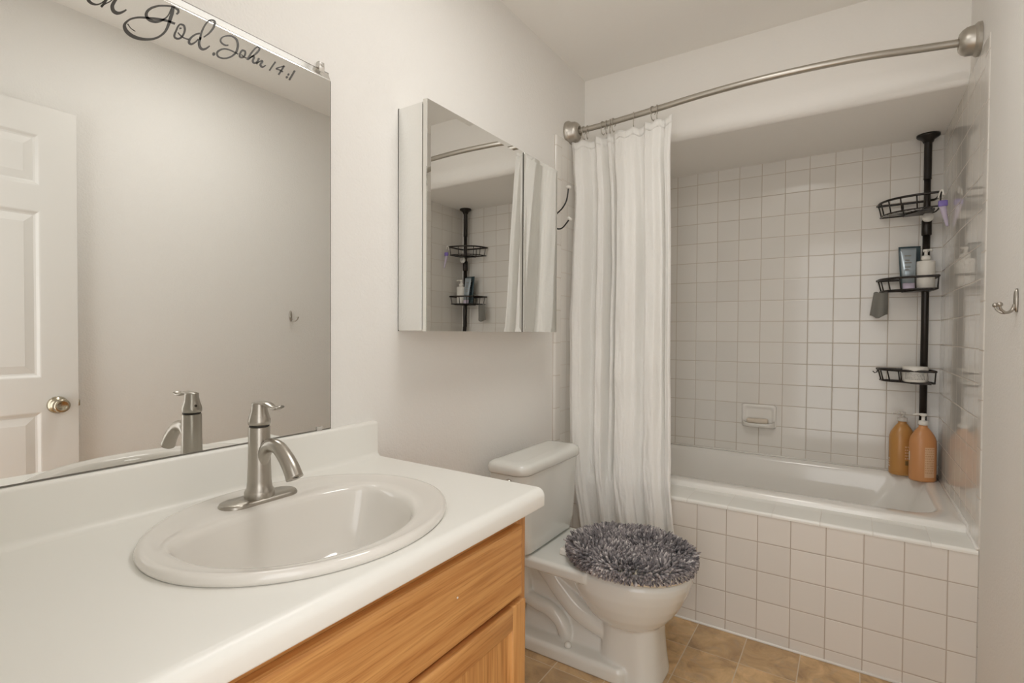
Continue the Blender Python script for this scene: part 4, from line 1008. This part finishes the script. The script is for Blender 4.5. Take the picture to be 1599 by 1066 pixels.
def pump_bottle(name, loc, body_prof, mat, pump_mat, label, group=None, sx=1, sy=1, rot=0.0, pump_dir=0.0, pump_h=0.05):
    x, y, z = loc
    t = thing(name, loc, label, 'bottle', group)
    MB().lathe(body_prof, loc, seg=36, sx=sx, sy=sy, rot=rot).build('bottle_body', mat, t)
    h = body_prof[-1][1]; r = body_prof[-1][0]
    p = MB()
    p.lathe([(r*1.05, 0), (r*1.15, 0.002), (r*1.15, 0.016), (r*0.8, 0.019), (r*0.42, 0.020), (r*0.42, pump_h-0.012), (r*0.75, pump_h-0.010), (r*0.80, pump_h), (0.001, pump_h+0.001)], (x, y, z+h), seg=20)
    dx, dy = cos(pump_dir), sin(pump_dir)
    p.tube([(x, y, z+h+pump_h-0.005), (x+dx*0.020, y+dy*0.020, z+h+pump_h-0.0045), (x+dx*0.036, y+dy*0.036, z+h+pump_h-0.008)], [0.0050, 0.0042, 0.0034], 8)
    p.build('pump', pump_mat, t)
    return t
salon = [(0.001, 0), (0.046, 0.0), (0.0495, 0.004), (0.0500, 0.010), (0.0500, 0.160), (0.0490, 0.175), (0.044, 0.192), (0.033, 0.212), (0.022, 0.227), (0.0165, 0.233), (0.0160, 0.242)]
ZR = 0.5135
b1 = pump_bottle('shampoo_bottle', (1.362, 2.944, ZR), salon, 'orange2', 'clear', 'amber pump bottle on the tub corner, left of the two orange bottles', 'salon bottles on the tub corner', 1, 0.80, radians(20), radians(200), 0.042)
b2 = pump_bottle('shampoo_bottle', (1.430, 2.872, ZR), salon, 'orange', 'white_plastic', 'orange pump bottle with white pump on the tub corner, in front of the pole', 'salon bottles on the tub corner', 1, 0.80, radians(20), radians(165), 0.050)
def wrap_patch(parent, c, a0, a1, z0, z1, mat, name, rx=0.0503, ry=0.0403, rot=radians(20), n=8, rows=1):
    m = MB(); V = []
    for z in (z0, z1):
        for k in range(n+1):
            a = a0+(a1-a0)*k/n; u, v = rx*cos(a), ry*sin(a)
            V.append((c[0]+u*cos(rot)-v*sin(rot), c[1]+u*sin(rot)+v*cos(rot), z))
    m.add(V, [[k, k+1, n+2+k, n+1+k] for k in range(n)]); return m.build(name, mat, parent)
def printed(parent, c, a0, a1, z0, z1, rows, rng, mat, name):
    """rows of short print marks wrapped on a bottle"""
    m = MB(); dz = (z1-z0)/rows
    for r in range(rows):
        a = a0; zz = z1-dz*r
        while a < a1-0.05:
            w = rng.uniform(0.05, 0.16); b = min(a+w, a1); V = []
            for z in (zz-dz*0.6, zz-dz*0.1):
                for q in (a, (a+b)/2, b):
                    u, v = 0.0506*cos(q), 0.0406*sin(q); ro = radians(20)
                    V.append((c[0]+u*cos(ro)-v*sin(ro), c[1]+u*sin(ro)+v*cos(ro), z))
            m.add(V, [[0, 1, 4, 3], [1, 2, 5, 4]], False); a = b+rng.uniform(0.03, 0.06)
    return m.build(name, mat, parent)
rg = random.Random(11)
lb = wrap_patch(b2, (1.430, 2.872), radians(-102), radians(-56), ZR+0.020, ZR+0.150, 'label_tan', 'printed_label')
printed(lb, (1.430, 2.872), radians(-100), radians(-58), ZR+0.034, ZR+0.146, 11, rg, 'label_lines', 'label_lines')
wrap_patch(b2, (1.430, 2.872), radians(-188), radians(-176), ZR+0.085, ZR+0.125, 'white_plastic', 'label_edge')
printed(b1, (1.362, 2.944), radians(-96), radians(-68), ZR+0.070, ZR+0.135, 5, rg, 'label_tan', 'printed_lines')
wrap_patch(b1, (1.362, 2.944), radians(-94), radians(-70), ZR+0.048, ZR+0.068, 'label_dark', 'dark_print')
printed(b1, (1.362, 2.944), radians(-188), radians(-172), ZR+0.030, ZR+0.075, 4, rg, 'white_plastic', 'side_print')

# middle basket: white pump bottle and two tubes
ZM = 1.402-0.052+0.0035
wb = [(0.001, 0), (0.030, 0), (0.033, 0.003), (0.0335, 0.008), (0.0335, 0.116), (0.0325, 0.121), (0.020, 0.1225), (0.0155, 0.124), (0.0150, 0.127)]
pump_bottle('lotion_bottle', (1.431, 2.905, ZM), wb, 'white_plastic', 'white_plastic', 'white pump bottle in the middle caddy basket', None, 1, 0.9, 0, radians(-60), 0.046)
def tube_pack(name, c, z, w, h, th, ang, lean, mats, label):
    """squeeze tube standing on its cap: oval at the bottom, flat crimp at the top"""
    t = thing(name, (c[0], c[1], z), label, 'tube')
    ax = Vector((cos(ang), sin(ang), 0)); nx = Vector((-sin(ang), cos(ang), 0))
    def ring(hh, ww, tt):
        o = Vector((c[0], c[1], z+hh))+nx*(lean*hh)
        return [o+ax*(ww*cos(2*pi*k/24))+nx*(tt*sin(2*pi*k/24)) for k in range(24)]
    MB().loft([ring(0, w*0.72, th*0.95), ring(0.004, w*0.76, th), ring(0.030, w*0.78, th)], cap0=True, cap1=True).build('cap', mats[1], t)
    b = MB().loft([ring(0.0302, w*0.80, th), ring(h*0.5, w*0.90, th*0.72), ring(h*0.9, w, th*0.22), ring(h-0.014, w, 0.0012), ring(h, w, 0.0010)], cap0=True, cap1=True).build('tube_body', mats[0], t)
    m = MB()
    o = Vector((c[0], c[1], z))
    for r, (f, a0, a1) in enumerate(((0.80, -0.5, 0.3), (0.69, -0.45, 0.1), (0.63, -0.5, 0.35), (0.53, -0.5, 0.2), (0.46, -0.5, 0.0))):
        hh = f*h; tt = th*(1-0.8*max(0, (f-0.18)/0.75))+0.0012
        V = []
        for q in (hh, hh+0.006):
            for a in (a0, a1): V.append(o+Vector((0, 0, q))+ax*(w*a)+nx*(lean*q-tt*sqrt(max(0, 1-a*a))-0.0006))
        m.add(V, [[0, 1, 3, 2]], False)
    m.build('printed_lines', mats[2], b)
    return t
tube_pack('squeeze_tube', (1.377, 2.930, ), ZM-0.004, 0.041, 0.200, 0.016, radians(8), 0.06, ('teal', 'teal', 'grey_print'), 'dark teal squeeze tube at the back of the middle caddy basket')
tube_pack('squeeze_tube', (1.371, 2.880, ), ZM-0.004, 0.029, 0.188, 0.013, radians(6), 0.13, ('silver_blue', 'lilac', 'grey_print'), 'pale silver-blue squeeze tube leaning before the dark teal tube')

# lower basket: jar with printed label
t = thing('jar', (1.425, 2.885, 0.9905-0.049), 'white plastic jar with printed label in the lowest caddy basket', 'jar')
zj = 0.9905-0.049; cj = (1.401, 2.895)
MB().lathe([(0.001, 0), (0.042, 0), (0.044, 0.003), (0.044, 0.044), (0.040, 0.046)], (*cj, zj), seg=36).build('jar_body', 'white_plastic', t)
MB().lathe([(0.045, 0.0465), (0.046, 0.048), (0.046, 0.066), (0.044, 0.068), (0.001, 0.0685)], (*cj, zj), seg=36).build('jar_lid', 'white_plastic', t)
m = MB()
for row in range(5):
    a = radians(-150)
    while a < radians(-50):
        w_ = rg.uniform(0.04, 0.11); V = []
        for z_ in (zj+0.036-row*0.006, zj+0.0395-row*0.006):
            for q in (a, a+w_): V.append((cj[0]+0.0443*cos(q), cj[1]+0.0443*sin(q), z_))
        m.add(V, [[0, 1, 3, 2]], False); a += w_+0.04
m.build('label_print', 'grey_print', t)

# things that hang from the baskets
def build_razor():
    x, y, z = 1.462, 2.795, 1.716
    t = thing('purple_razor', (x, y, z), 'purple razor hanging at the right end of the top caddy basket', 'razor')
    P = [(x+0.002, y-0.002, z+0.030), (x+0.010, y-0.004, z+0.022), (x+0.011, y-0.006, z+0.004)]
    MB().tube(catmull([(x-0.004, y+0.006, z+0.010), (x+0.001, y+0.002, z+0.034), (x+0.008, y-0.003, z+0.040), (x+0.011, y-0.006, z+0.018)], 5), 0.0030, 8).build('hanging_loop', 'white_plastic', t)
    MB().box(x-0.006, x+0.026, y-0.014, y-0.002, z-0.030, z-0.004, 0.005, 3).build('razor_head', 'purple', t)
    rings = []
    for k in range(9):
        f = k/8; r = 0.0125-0.008*f
        rings.append([(x+0.009+0.016*f+r*cos(2*pi*j/14), y-0.008-0.006*f+0.6*r*sin(2*pi*j/14), z-0.030-0.085*f) for j in range(14)])
    MB().loft(rings, cap0=True, cap1=True).build('razor_handle', 'lilac', t)
build_razor()
def build_cloth():
    t0 = (1.272, 2.935)
    V, F = [], []; N, M_ = 14, 12
    zc = 1.346
    pts = []
    for i in range(N+1):
        f = i/N
        for j in range(M_+1):
            g_ = j/M_
            wdt = 0.052+0.014*f
            x = t0[0]-wdt/2-0.008*f+wdt*g_+0.010*f*0
            y = t0[1]+0.012*sin(g_*pi*2.2+0.6)*(0.4+f)-0.010*f
            z = zc-0.105*f-0.014*f*(1-abs(2*g_-0.9))+0.003*sin(g_*9)
            V.append((x, y, z))
    for i in range(N):
        for j in range(M_): a = i*(M_+1)+j; F.append([a, a+1, a+M_+2, a+M_+1])
    o = MB().add(V, F).build('washcloth', 'cloth_grey')
    so = o.modifiers.new('thickness', 'SOLIDIFY'); so.thickness = 0.004
    tag(o, 'small grey washcloth hanging from the left tip of the middle basket', 'cloth')
build_cloth()

# =================================================================== VANITY LAMP AND ADDED CEILING FILL (above the frame)
def build_lamps():
    t = thing('vanity_light', (0.0, 0.60, 2.245), 'long frosted tube vanity light on a nickel bar above the mirror', 'lamp')
    MB().box(0.001, 0.035, 0.12, 1.06, 2.220, 2.270, 0.006).build('light_bar', 'nickel', t)
    MB().lathe([(0.001, -0.49), (0.037, -0.49), (0.040, -0.485), (0.040, 0.485), (0.037, 0.49), (0.001, 0.49)], (0.085, 0.59, 2.245), 'Y', 28).build('lamp_tube', 'lamp_glass', t)
    for y in (0.13, 1.05):
        MB().box(0.03, 0.125, y-0.012, y+0.012, 2.205, 2.285, 0.008).build('tube_bracket', 'nickel', t)
    t = thing('ceiling_fill', (0.80, 1.15, CEIL), 'added round fill light on the bathroom ceiling, out of view', 'lamp')  # made-up fixture around the added fill light
    MB().lathe([(0.001, -0.001), (0.25, -0.001), (0.25, -0.012), (0.001, -0.0125)], (0.80, 1.15, CEIL), seg=40).build('fill_base', 'white_plastic', t)
build_lamps()
